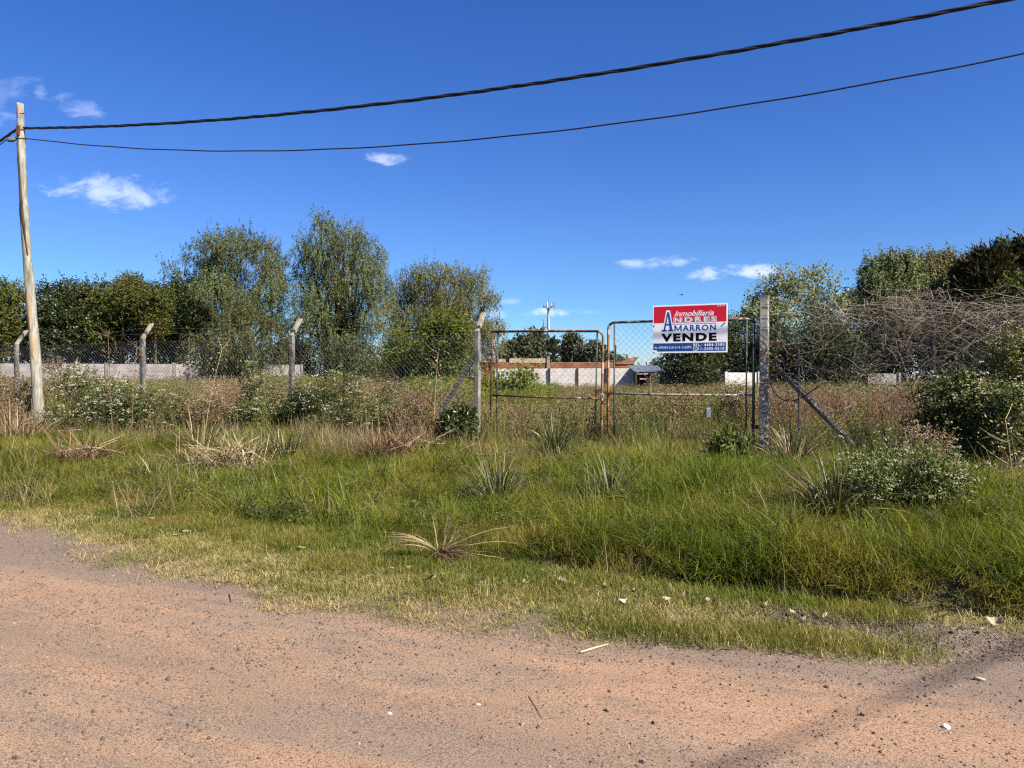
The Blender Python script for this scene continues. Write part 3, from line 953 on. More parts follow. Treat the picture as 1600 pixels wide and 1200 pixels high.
tree('conifer_tree', 'rusty brown conifer with the sharpest tip of the row', 1547, 43, 388, 50, 'conifer', 'leaf_conifer', bark='bark_dark', leaves=14000, seed=31, low=.1, lobes=44, at=[(1547,391,4),(1547,400,7),(1545,414,10),(1549,430,13),(1547,450,16),(1545,472,19),(1535,440,9),(1558,444,9)])
tree('conifer_tree', 'dark green conifer partly hidden by the yellowing tree', 1580, 45, 382, 62, 'conifer', 'leaf_dark', bark='bark_dark', leaves=15000, seed=32, low=.1, lobes=44, leaf=(.3, .1), at=[(1580,385,5),(1579,396,8),(1582,410,12),(1579,428,16),(1582,448,19),(1580,472,22),(1566,425,8)])
tree('broadleaf_tree', 'yellowing broad tree in front of the dark green conifer', 1604, 39, 436, 100, 'broad', 'leaf_autumn', leaves=18000, seed=33, low=.35)
tree('conifer_tree', 'tall dark conifer cut by the picture edge', 1622, 44, 378, 50, 'conifer', 'leaf_conifer', bark='bark_dark', leaves=12000, seed=34, low=.1, lobes=40, at=[(1605,380,6),(1606,394,10),(1604,412,15),(1612,430,18),(1620,395,14),(1622,450,24)])
HG = 'dark shrubs under the trees'
for k, (px, d, top, w, lab) in enumerate([
        (1078, 44, 515, 92, 'dark round shrub directly under the sale sign'), (1130, 46, 500, 110, 'dark shrub behind the cream wall section'),
        (1205, 45, 520, 120, 'mixed dark shrub behind the straight gate post'), (1295, 43, 515, 130, 'black green shrub under the poplars beside the grey slab'),
        (1385, 47, 492, 130, 'black green shrub behind the mottled grey slab'), (1470, 45, 490, 130, 'black green shrub under the broad olive tree'),
        (1560, 43, 480, 150, 'black green shrub under the conifers'), (1660, 42, 470, 160, 'black green shrub running out of the picture')]):
    tree('dense_shrub', lab, px, d, top, w, 'shrub', 'leaf_hedge', bark='bark_dark', leaves=20000, low=.04, seed=50 + k, group=HG, cat='shrub', leaf=(.15, .075))
for k, (px, d, top, w, lab) in enumerate([
        (60, 55, 505, 130, 'dark shrub behind the grey wall near the wooden pole'), (160, 56, 500, 140, 'dark shrub behind the grey wall under the orange tree'),
        (265, 56, 505, 130, 'dark shrub behind the grey wall under the black green tree'), (455, 58, 535, 90, 'dark shrub behind the grey wall between the two tall willows'),
        (540, 60, 545, 110, 'dark shrub at the foot of the tallest willow'), (640, 62, 540, 100, 'dark shrub at the foot of the wide olive willow')]):
    tree('dense_shrub', lab, px, d, top, w, 'shrub', 'leaf_hedge', bark='bark_dark', leaves=13000, low=.03, seed=70 + k, group=HG, cat='shrub', leaf=(.19, .09))

# ------------------------------------------------------------------ fences
def concrete_post(parent, px, top_z, arm=True, t=FENCE_T, w=.105, lean=0.0, mat='concrete'):
    x, y = at_fence(px, t)
    z0 = gz1(x, y) - .15
    h = top_z - (.36 if arm else 0)
    mb = MB()
    b = .014
    V, Fb = bbox(-w / 2, w / 2, -w / 2, w / 2, z0, h, b)
    V[:, 0] += lean * (V[:, 2] - z0)
    V[16:, 2] = V[8:16, 2] + .004
    mb.add(V, Fb, rng.uniform(0, 1))
    o = mb.obj('post', M[mat], parent, loc=(x, y, 0), rot=(0, 0, -A_ROAD))
    if arm:
        V, Fb = bbox(-w / 2 + .003, w / 2 - .003, -w / 2 + .003, w / 2 - .003, 0, .46, b)
        V[:, 1] += V[:, 2] * .62
        V[:, 2] *= .86
        V[:, 2] += h - .012
        V[:, 0] += lean * h
        MB().add(V, Fb).obj('arm', M['concrete_tan'], o)  # lighter tan than the post, its sunlit face put into the colour
    return o


def fence_mesh(parent, p0, p1, z0a, z1a, z0b, z1b, cell=.105, rad=.0022, mat='wire', name='chain_link_mesh'):
    p0, p1 = np.array(p0), np.array(p1)
    L = np.linalg.norm(p1 - p0)
    e = (p1 - p0) / L
    Hh = max(z1a - z0a, z1b - z0b)
    lines = []
    m = 9
    for sgn in (1, -1):
        for c in np.arange(-Hh, L + Hh, cell):
            a0, a1 = c, c + sgn * Hh
            k = np.linspace(0, 1, m)
            ss_ = a0 + (a1 - a0) * k
            hh = k * Hh
            ok = (ss_ >= -1e-6) & (ss_ <= L + 1e-6)
            if ok.sum() < 2:
                continue
            lo = max(0, (0 - a0) / (a1 - a0)) if sgn > 0 else max(0, (L - a0) / (a1 - a0))
            hi = min(1, (L - a0) / (a1 - a0)) if sgn > 0 else min(1, (0 - a0) / (a1 - a0))
            k = np.linspace(max(0, lo), min(1, hi), m)
            if k[-1] - k[0] < .02:
                continue
            lines.append(np.stack([a0 + (a1 - a0) * k, k, np.full(m, sgn * .003)], -1))
    A = np.array(lines)
    q = A[:, :, 0] / L
    zb = z0a + (z0b - z0a) * q
    zt_ = z1a + (z1b - z1a) * q
    bul = (vnoise(A[:, :, 0], A[:, :, 1] * Hh, .8, 31) - .5) * .05
    P = np.stack([p0[0] + e[0] * A[:, :, 0] - e[1] * (A[:, :, 2] + bul), p0[1] + e[1] * A[:, :, 0] + e[0] * (A[:, :, 2] + bul), zb + (zt_ - zb) * A[:, :, 1] + bul * .4], -1)
    V, Fb = tubes(P, rad, 3, cap=False)
    o = MB().add(V, Fb).obj(name, M[mat], parent)
    prop(o, kind='stuff')
    return o


def strand(parent, p0, p1, z0_, z1_, sag=.03, rad=.003, name='wire_strand', mat='wire', m=14, off=0.0):
    k = np.linspace(0, 1, m)
    P = np.stack([p0[0] + (p1[0] - p0[0]) * k + NX * off, p0[1] + (p1[1] - p0[1]) * k + NY * off, z0_ + (z1_ - z0_) * k - sag * 4 * k * (1 - k) + rng.normal(0, .006, m)], -1)
    V, Fb = tubes(P, np.full((1, m), rad), 4)
    return MB().add(V, Fb).obj(name, M[mat], parent, smooth=True)


rng = np.random.default_rng(77)
fl = thing('chain_link_fence', 'sagging chain link fence on angled concrete posts beside the wooden pole', 'fence')
posts_l = [(-160, 2.86), (26, 2.84), (224, 2.90), (455, 2.88), (746, 2.86)]
for px, tz in posts_l:
    concrete_post(fl, px, tz, lean={455: .012, 224: -.008}.get(px, 0))
for (a, za), (b, zb) in zip(posts_l[:-1], posts_l[1:]):
    pa, pb = at_fence(a, FENCE_T - .085), at_fence(b, FENCE_T - .085)
    fence_mesh(fl, pa, pb, .25, za - .45, .25, zb - .45, rad=.0025, mat='galv')
    strand(fl, pa, pb, za - .44, zb - .44, .02)
    strand(fl, pa, pb, za - .22, zb - .22, .05, off=.25)
    strand(fl, pa, pb, za - .08, zb - .08, .07, off=.36)
    strand(fl, pa, pb, za - 1.3, zb - 1.3, .03)
# brace of the bent gate post
xa, ya = at_fence(737)
xb, yb = at_fence(662)
V, Fb = tubes([[xa, ya, zpix(566, ya)], [xb, yb, .25]], [[.052, .052]], 4)
MB().add(V, Fb).obj('brace', M['concrete'], fl)

fr = thing('chain_link_fence', 'chain link fence smothered in bare vines beside the straight gate post', 'fence')
posts_r = [(1194, 2.96), (1470, 2.6), (1640, 2.75), (1830, 2.75)]
concrete_post(fr, 1194, 2.98, arm=False, w=.15, mat='concrete_lit')
for px, tz in posts_r[2:]:
    concrete_post(fr, px, tz, arm=False)
xq, yq = at_fence(1459)
V, Fb = tubes([[xq, yq, .2], [xq, yq, 2.46]], [[.022, .02]], 6)
prop(MB().add(V, Fb).obj('stake', M['pale_rail'], fr), 'thin pale stake')
xq, yq = at_fence(1248)
V, Fb = tubes([[xq, yq, .2], [xq, yq, 2.0]], [[.014, .014]], 6)
prop(MB().add(V, Fb).obj('stake', M['galv'], fr), 'thin grey stake')
for (a, za), (b, zb) in zip(posts_r[:-1], posts_r[1:]):
    if a == 1470:
        continue
    b_ = 1640 if a == 1194 else b
    pa, pb = at_fence(a, FENCE_T - .09), at_fence(b_, FENCE_T - .09)
    fence_mesh(fr, pa, pb, .25, 2.42, .25, 2.42, rad=.0024)
    for z in (2.42, 2.62, 2.8, 1.5):
        strand(fr, pa, pb, z, z - .04, .05)
xa, ya = at_fence(1212)
xb, yb = at_fence(1350)
V, Fb = tubes([[xa, ya, zpix(572, ya)], [xb, yb, .25]], [[.052, .052]], 4)
MB().add(V, Fb).obj('brace', M['concrete'], fr)
# loop of black hose and a dark stay wire on the straight post
xa, ya = at_fence(1204, FENCE_T - .1)
xb, yb = at_fence(1282, FENCE_T - .1)
k = np.linspace(0, 1, 18)
P = np.stack([xa + (xb - xa) * k, ya + (yb - ya) * k, zpix(598, ya) + (zpix(601, yb) - zpix(598, ya)) * k - .30 * np.sin(pi * k ** .7)], -1)
V, Fb = tubes(P, np.full((1, 18), .012), 6)
MB().add(V, Fb).obj('hose', M['cable'], fr, smooth=True)
xb, yb = at_fence(1312, FENCE_T - .1)
P = np.stack([xa + (xb - xa) * k, ya + (yb - ya) * k, zpix(590, ya) + (zpix(517, yb) - zpix(590, ya)) * k - .06 * np.sin(pi * k)], -1)
V, Fb = tubes(P, np.linspace(.02, .009, 18)[None], 6)
MB().add(V, Fb).obj('bent_branch', M['bark_dark'], fr, smooth=True)

# ------------------------------------------------------------------ gates
def gate(label, px_h, px_f, z_top, z_mid, sag, right, mats):
    """hinge pixel, free pixel; built in its own plane x: hinge -> free"""
    h = np.array(at_fence(px_h))
    f = np.array(at_fence(px_f))
    Wd = np.linalg.norm(f - h)
    rz = math.atan2(f[1] - h[1], f[0] - h[0])
    zb = .22
    t = thing('gate', label, 'gate', (h[0], h[1], zb), rz)
    t.rotation_euler = (0, sag, rz)
    Hh = z_top - zb
    zm = z_mid - zb
    r = .024
    R = .12
    # outer frame: upright, rounded corner, top rail, rounded corner, upright
    ang = np.linspace(0, pi / 2, 6)
    if right:
        free = [[Wd - R + R * sin(a_), 0, Hh - R + R * cos(a_)] for a_ in ang]
        P = [[.02, 0, Hh]] + [[Wd * .5, 0, Hh + .006]] + free + [[Wd, 0, Hh * .5], [Wd, 0, 0]]
        hinge = [[.03, 0, Hh - .03], [.03, 0, 0]]
    else:
        free = [[Wd - R + R * sin(a_), 0, Hh - R + R * cos(a_)] for a_ in ang]
        P = [[.02, 0, Hh]] + [[Wd * .5, 0, Hh + .008]] + free + [[Wd, 0, Hh * .5], [Wd, 0, 0]]
        hinge = [[.03, 0, Hh - .03], [.03, 0, 0]]
    P = np.array(P)
    top = P[:5]
    V, Fb = tubes(P[:6], np.full((1, 6), r), 8)
    MB().add(V, Fb).obj('top_rail', M[mats[0]], t, smooth=True)
    V, Fb = tubes(P[5:], np.full((1, len(P) - 5), r), 8)
    MB().add(V, Fb).obj('free_upright', M[mats[1]], t, smooth=True)
    V, Fb = tubes(hinge, np.full((1, 2), r), 8)
    MB().add(V, Fb).obj('hinge_upright', M[mats[2]], t, smooth=True)
    for xq_ in (.15, Wd - .12):
        V, Fb = tubes([[xq_, .01, Hh - .02], [xq_, .01, .02]], np.full((1, 2), .016), 6)
        MB().add(V, Fb).obj('inner_bar', M['pipe_dark'], t, smooth=True)
    V, Fb = tubes([[.04, 0, zm], [Wd * .5, 0, zm - .012], [Wd - .02, 0, zm]], np.full((1, 3), .019), 8)
    MB().add(V, Fb).obj('mid_rail', M[mats[3]], t, smooth=True)
    for zz in (Hh * .2, Hh * .8):
        V, Fb = bbox(-.06, .06, -.03, .03, zz - .03, zz + .03, .008)
        MB().add(V, Fb).obj('hinge', M['rust_dark'], t)
    fence_mesh(t, (.15, .012), (Wd - .12, .012), .05, Hh - .02, .05, Hh - .02, cell=.115, rad=.0017, mat='wire')
    return t, Wd, h, f, rz


gl, WL, hL, fL, rL = gate('lower rusty pipe gate with chain link mesh hung on the bent post', 764, 939, 2.47, 1.20, radians(1.1), False, ('rust', 'rust_orange', 'rust_dark', 'rust'))
gr, WR, hR, fR, rR = gate('taller rusty pipe gate with chain link mesh that carries the sale sign', 1180, 950, 2.575, 1.245, radians(-.15), True, ('rust', 'rust_orange', 'pipe_dark', 'pale_rail'))
# chain and padlock
xa, ya = at_fence(943, FENCE_T - .04)
t = thing('gate_chain', 'rusty chain with padlock tying the two gates together', 'chain', (xa, ya, zpix(612, ya)), -A_ROAD)
for k in range(14):
    a = k / 14 * 2 * pi
    c0 = np.array([cos(a) * .16, sin(a) * .05 - .01, .02 * sin(3 * a) - .02 * cos(a)])
    q = np.linspace(0, 2 * pi, 9)
    tang = np.array([-sin(a), cos(a) * .35, 0])
    tang /= np.linalg.norm(tang)
    up = np.array([0, 0, 1.]) if k % 2 else np.array([-tang[1], tang[0], 0])
    P = c0 + np.cos(q)[:, None] * tang * .04 + np.sin(q)[:, None] * up * .02
    V, Fb = tubes(P, np.full((1, 9), .007), 5)
    MB().add(V, Fb).obj('chain_ring', M['rust_dark'], t, smooth=True)
V, Fb = bbox(-.035, .035, -.1, -.06, -.12, -.05, .01)
pl = MB().add(V, Fb).obj('padlock', M['concrete'], t)
q = np.linspace(0, pi, 8)
V, Fb = tubes(np.stack([np.cos(q) * .022, np.full(8, -.08), -.055 + np.sin(q) * .045], -1), np.full((1, 8), .005), 6)
MB().add(V, Fb).obj('shackle', M['galv'], pl, smooth=True)

# ------------------------------------------------------------------ for-sale sign
def text_mesh(s, bold=0.0, shear=0.0, gap=1.0):
    cu_ = bpy.data.curves.new('lettering', 'FONT')
    cu_.body = s
    cu_.offset = bold
    cu_.shear = shear
    cu_.space_character = gap
    cu_.resolution_u = 3
    o = bpy.data.objects.new('lettering', cu_)
    C.objects.link(o)
    bpy.context.view_layer.update()
    dg = bpy.context.evaluated_depsgraph_get()
    me_ = bpy.data.meshes.new_from_object(o.evaluated_get(dg))
    C.objects.unlink(o)
    bpy.data.objects.remove(o)
    me_.materials.clear()
    return me_


sx0, sy0 = at_fence(1020, FENCE_T - .10)
sx1, sy1 = at_fence(1136.5, FENCE_T - .10)
SW = math.hypot(sx1 - sx0, sy1 - sy0)
ztop = zpix(478, sy0)
SH = zpix(478, sy0) - zpix(552, sy0)
sign = thing('sale_sign', 'red white and blue estate agent board reading VENDE hung on the gate', 'sign', (sx0, sy0, ztop), -A_ROAD)
sign.rotation_euler = (radians(-1.5), radians(0.0), -A_ROAD)
V, Fb = bbox(0, SW, 0, .012, -SH, 0, .002)
MB().add(V, Fb).obj('board', M['white_print'], sign)


def band(x0, x1, y0, y1, mat, lift, name='printed_band'):
    lift *= .16
    V, Fb = box(x0 * SW, x1 * SW, -lift, -lift + .00015, -y1 * SH, -y0 * SH)
    return MB().add(V, Fb).obj(name, M[mat], sign)


band(.014, .986, .026, .372, 'red_print', .0025)
band(.010, .982, .795, .968, 'blue_print', .0025)


def lettering(s, x0, x1, y0, y1, mat, lift=.005, bold=0.0, shear=0.0, gap=1.0):
    lift *= .16
    me_ = text_mesh(s, bold, shear, gap)
    co = np.zeros(len(me_.vertices) * 3, np.float32)
    me_.vertices.foreach_get('co', co)
    co = co.reshape(-1, 3)
    lo, hi = co.min(0), co.max(0)
    u = (co[:, 0] - lo[0]) / (hi[0] - lo[0])
    v = (co[:, 1] - lo[1]) / (hi[1] - lo[1])
    X = (x0 + (x1 - x0) * u) * SW
    Z = -(y1 + (y0 - y1) * v) * SH
    me_.vertices.foreach_set('co', np.stack([X, np.full(len(X), -lift), Z], -1).astype(np.float32).ravel())
    me_.materials.append(M[mat])
    me_.update()
    return link('lettering', me_, sign)


def poly(pts, mat, lift, name='lettering'):
    lift *= .16
    V = np.array([[x_ * SW, -lift, -y_ * SH] for x_, y_ in pts])
    return MB().add(V, np.array([list(range(len(pts)))])).obj(name, M[mat], sign)


def big_a(dx, mat, lift):
    """tall serif A made of two legs, a bar and two feet"""
    def q(x_, y_):
        return (.135 + .145 * x_ , .15 + .40 * y_)
    e = dx
    for pts in ([(.43 - e, -.02 - e), (.62 + e, -.02 - e), (.94 + e, .90), (.68 - e, .90)], [(.43 - e, 0 - e), (.55 + e, 0 - e), (.27 + e, .90), (.10 - e, .90)],
                [(.26, .60 - e * .3), (.76, .60 - e * .3), (.79, .69 + e * .3), (.24, .69 + e * .3)], [(.54 - e, .90 - e * .6), (1.04 + e, .90 - e * .6), (1.04 + e, 1.0 + e * .6), (.54 - e, 1.0 + e * .6)],
                [(-.06 - e, .90 - e * .6), (.42 + e, .90 - e * .6), (.42 + e, 1.0 + e * .6), (-.06 - e, 1.0 + e * .6)]):
        poly([q(*p_) for p_ in pts], mat, lift)
        lift += .0002


big_a(.085, 'white_print', .0045)
big_a(0, 'blue_print', .0062)
lettering('Inmobiliaria', .295, .825, .125, .238, 'white_print', .005, .012, .45)
lettering('NDRES', .286, .864, .250, .380, 'white_print', .0050, .075, 0, 1.35)
lettering('NDRES', .292, .857, .256, .374, 'blue_print', .0062, .052, 0, 1.37)
lettering('NDRES', .300, .848, .266, .364, 'white_print', .0074, .012, 0, 1.42)
band(.195, .855, .398, .408, 'blue_print', .005, 'printed_line')
lettering('ARRON', .410, .852, .425, .548, 'blue_print', .0065, .028, 0, 1.22)
for pts in ([(.298, .425), (.316, .425), (.316, .548), (.298, .548)], [(.380, .425), (.398, .425), (.398, .548), (.380, .548)]):
    poly(pts, 'blue_print', .0065)
poly([(.298, .425), (.318, .425), (.356, .535), (.340, .535)], 'blue_print', .0067)
poly([(.378, .425), (.398, .425), (.356, .535), (.340, .535)], 'blue_print', .0069)
lettering('VENDE', .118, .862, .592, .762, 'black_print', .0065, .055, 0, 1.22)
lettering('TEL.: 4484-3585', .548, .962, .812, .868, 'white_print', .0065, .012, 0, 1.12)
lettering('11-2585-9510', .622, .962, .892, .948, 'white_print', .0065, .012, 0, 1.12)
lettering('Av. ARTURO ILLIA 2114 - S. JUSTO', .028, .530, .860, .922, 'white_print', .0065, .006, 0, 1.05)
lettering('CI.B. 99', .865, .965, .034, .060, 'white_print', .0065, .01)
q = np.linspace(0, 2 * pi, 17)
ri, ro = .019, .026
V = np.concatenate([np.stack([(.582 + np.cos(q) * r_) * SW, np.full(17, -.0011), -(.918) * SH + np.sin(q) * r_ * SW], -1) for r_ in (ri, ro)])
MB().add(V, np.array([[k, k + 1, k + 18, k + 17] for k in range(16)])).obj('phone_logo', M['green_print'], sign)
V = np.concatenate([np.stack([(.582 + np.cos(q) * r_) * SW, np.full(17, -.0012), -(.918) * SH + np.sin(q) * r_ * SW], -1) for r_ in (ro, ro + .006)])
MB().add(V, np.array([[k, k + 1, k + 18, k + 17] for k in range(16)])).obj('phone_logo', M['white_print'], sign)
V, Fb = tubes([[(.582 - .008) * SW, -.0004, -.908 * SH], [(.582 - .004) * SW, -.0004, -.924 * SH], [(.582 + .009) * SW, -.0004, -.930 * SH]], np.full((1, 3), .0035), 4)
MB().add(V, Fb).obj('phone_logo', M['white_print'], sign)
band(.0, .06, .94, .995, 'white_print', .006, 'sticker')
for xq_, zq_ in ((.02, .42), (.965, .40), (.02, .985)):
    V, Fb = bbox(xq_ * SW - .012, xq_ * SW + .012, -.02, .08, -zq_ * SH - .006, -zq_ * SH + .006, .003)
    MB().add(V, Fb).obj('wire_tie', M['wire'], sign)

# ------------------------------------------------------------------ wooden pole and cables
PT = 12.9
bx, by = at_fence(61, PT)
tx, ty = at_fence(40, PT)
t = thing('utility_pole', 'leaning weathered wooden utility pole with stripped orange bark patches', 'pole', (bx, by, gz1(bx, by) - .3))
hz = zpix(163, by) - (gz1(bx, by) - .3)
m_ = 26
k = np.linspace(0, 1, m_)
lx, ly = (tx - bx), (ty - by) * 0
cx = lx * (k + .10 * np.sin(pi * k) * 0) + .03 * np.sin(k * 7)
rad = .132 - .050 * k + .006 * np.sin(k * 31) + .004 * np.sin(k * 67)
kk_ = 14
ang = np.arange(kk_) / kk_ * 2 * pi
V = np.zeros((m_, kk_, 3))
for i_ in range(m_):
    rr = rad[i_] * (1 + .05 * np.sin(ang * 3 + i_ * .25) + rng.normal(0, .012, kk_))
    V[i_] = np.stack([cx[i_] + np.cos(ang) * rr, np.sin(ang) * rr, np.full(kk_, k[i_] * hz)], -1)
Fp = np.array([[i_ * kk_ + j, i_ * kk_ + (j + 1) % kk_, (i_ + 1) * kk_ + (j + 1) % kk_, (i_ + 1) * kk_ + j] for i_ in range(m_ - 1) for j in range(kk_)])
MB().add(V.reshape(-1, 3), [Fp, np.array([list(range((m_ - 1) * kk_, m_ * kk_))])]).obj('shaft', M['pole'], t, smooth=True)


def pole_at(z):
    kz = np.clip(z / hz, 0, 1)
    return float(np.interp(kz, k, cx)), float(np.interp(kz, k, rad))


def patch(z0_, z1_, a0, a1, mat, name='bare_patch'):
    zz = np.linspace(z0_, z1_, 9)
    aa = np.linspace(a0, a1, 7)
    P = []
    for i_, z in enumerate(zz):
        c0, r0 = pole_at(z)
        wob = .75 + .35 * vnoise(z * 3, 0, .4, 7)
        for a_ in aa:
            am = (a0 + a1) / 2 + (a_ - (a0 + a1) / 2) * float(wob) * sin(pi * (i_ + .8) / 9.6)
            edge_ = 1 - abs(a_ - (a0 + a1) / 2) / abs(a1 - a0) * 2
            P.append([c0 + cos(am) * (r0 * (1.0 + .05 * sin(am * 3 + z / hz * 25 * .25)) + .001 + .012 * edge_), sin(am) * (r0 * (1.0 + .05 * sin(am * 3 + z / hz * 25 * .25)) + .001 + .012 * edge_), z])
    Fq = np.array([[i_ * 7 + j, i_ * 7 + j + 1, (i_ + 1) * 7 + j + 1, (i_ + 1) * 7 + j] for i_ in range(8) for j in range(6)])
    return MB().add(np.array(P), Fq).obj(name, M[mat], t, smooth=True)


zz0 = lambda py: zpix(py, by) - (gz1(bx, by) - .3)
patch(zz0(515), zz0(450), -2.3, -1.0, 'pole_bare')
patch(zz0(560), zz0(520), -2.0, -.7, 'pole_bare')
patch(zz0(186), zz0(166), -2.2, -.8, 'pole_bare')
# long dark crack that winds down the upper shaft
zc = np.linspace(zz0(400), zz0(215), 16)
P = []
for i_, z in enumerate(zc):
    c0, r0 = pole_at(z)
    a_ = -1.0 - 1.15 * i_ / 15
    P.append([c0 + cos(a_) * (r0 + .002), sin(a_) * (r0 + .002), z])
V, Fb = tubes(np.array(P), np.interp(np.arange(16), [0, 5, 12, 15], [.012, .03, .03, .01])[None], 5)
MB().add(V, Fb).obj('crack', M['bark_dark'], t, smooth=True)
for zq_, rr_ in ((zz0(178), .008), (zz0(217), .012), (zz0(203), .014)):
    c0, r0 = pole_at(zq_)
    q = np.linspace(0, 2 * pi, 17)
    V, Fb = tubes(np.stack([c0 + np.cos(q) * (r0 * 1.07 + rr_ * .5), np.sin(q) * (r0 * 1.07 + rr_ * .5), zq_ + .03 * np.sin(q)], -1), np.full((1, 17), rr_), 5)
    MB().add(V, Fb).obj('wire_wrap', M['wire'], t, smooth=True)
c0, r0 = pole_at(zz0(219))
q = np.array([[-.30, 0, -.05], [-.22, 0, -.03], [-.14, 0, -.0], [-.08, 0, .02]]) + np.array([c0, -.05, zz0(219)])
V, Fb = tubes(q, np.array([[.03, .055, .055, .03]]), 8)
MB().add(V, Fb).obj('insulator', M['concrete'], t, smooth=True)
c0, r0 = pole_at(zz0(205))
V, Fb = bbox(c0 - .05, c0 + .03, -r0 - .05, -r0 + .02, zz0(214), zz0(199), .01)
MB().add(V, Fb).obj('cable_clamp', M['rust_dark'], t)

zoff = gz1(bx, by) - .3
S0, _ = st(tx, ty)


def hang(sv, pts):
    c_ = np.polyfit([p_[0] for p_ in pts], [p_[1] for p_ in pts], 2)
    return np.polyval(c_, sv)


def spx(px):
    x_, y_ = at_fence(px, PT)
    return st(x_, y_)[0], y_


top_pts = [(spx(q_)[0], zpix(y_, spx(q_)[1])) for q_, y_ in ((45, 204), (400, 187), (750, 148), (1100, 96), (1300, 62), (1590, 2))]
low_pts = [(spx(q_)[0], zpix(y_, spx(q_)[1])) for q_, y_ in ((45, 219), (400, 238), (800, 217), (1200, 165), (1600, 88))]
sv = np.linspace(S0, 14, 420)
hx, hy = xy(sv, np.full_like(sv, PT - .14))
zt_ = hang(sv, top_pts)
mb = MB()
ph = sv * 2 * pi / 1.5 + .8 * np.sin(sv * 1.1)
for j, rr_ in ((0, .021), (1, .018), (2, .016)):
    a_ = ph + j * 2 * pi / 3
    P = np.stack([hx + NX * np.cos(a_) * .017, hy + NY * np.cos(a_) * .017, zt_ + np.sin(a_) * .016], -1)
    V, Fb = tubes(P, np.full((1, len(sv)), rr_), 6)
    mb.add(V, Fb)
# the same bundle goes on past the pole
sl = np.linspace(0, 1, 80)
ex, ey = at_fence(-150, PT + 3)
P0 = np.array([hx[0], hy[0], zt_[0]])
P1 = np.array([ex, ey, zpix(290, ey)])
Pm = P0 + (P1 - P0) * sl[:, None] - np.array([0, 0, .25]) * np.sin(pi * sl)[:, None]
for j, rr_ in ((0, .021), (1, .018), (2, .016)):
    a_ = sl * 50 + j * 2 * pi / 3
    V, Fb = tubes(Pm + np.stack([np.cos(a_) * .015, np.cos(a_) * .01, np.sin(a_) * .021], -1), np.full((1, 80), rr_), 6)
    mb.add(V, Fb)
prop(mb.obj('overhead_cable', M['cable'], smooth=True), 'thick twisted black cable bundle strung across the sky from the pole', 'cable')
sv = np.linspace(S0, 14, 140)
hx, hy = xy(sv, np.full_like(sv, PT - .12))
zl_ = hang(sv, low_pts) + np.sin(sv * 3.1) * .004
mb = MB()
V, Fb = tubes(np.stack([hx, hy, zl_], -1), np.full((1, 140), .013), 6)
mb.add(V, Fb)
P0 = np.array([hx[0] - .3, hy[0], zl_[0] - .04])
P1 = np.array([ex, ey, zpix(318, ey)])
Pm = P0 + (P1 - P0) * sl[:, None] - np.array([0, 0, .12]) * np.sin(pi * sl)[:, None]
V, Fb = tubes(Pm, np.full((1, 80), .012), 6)
mb.add(V, Fb)
prop(mb.obj('overhead_cable', M['cable_thin'], smooth=True), 'thin plum coloured cable sagging below the thick twisted bundle', 'cable')

# unseen cable added beside the camera to draw a soft line of shade
kx = np.linspace(-9, 12, 60)
hz_ = 9.0 - .25 * (1 - ((kx - 1.5) / 10.5) ** 2)
off_ = hz_ / math.tan(SUN_EL)
P = np.stack([.93 + 1.37 * kx + sin(SUN_AZ) * off_, 3.1 + .9 * kx + cos(SUN_AZ) * off_, hz_], -1)
mb = MB()
for j in range(2):
    a_ = kx * 1.9 + j * pi
    V, Fb = tubes(P + np.stack([np.cos(a_) * .008, -np.cos(a_) * .008, np.sin(a_) * .009], -1), np.full((1, 60), .009), 6)
    mb.add(V, Fb)
prop(mb.obj('overhead_cable', M['cable'], smooth=True), 'unseen twisted cable bundle added over the road to lay soft shade on the dirt', 'cable')

# ------------------------------------------------------------------ bare vines on the fence
rng = np.random.default_rng(5)
sA, sB = st(*at_fence(1238))[0], st(*at_fence(1760))[0]


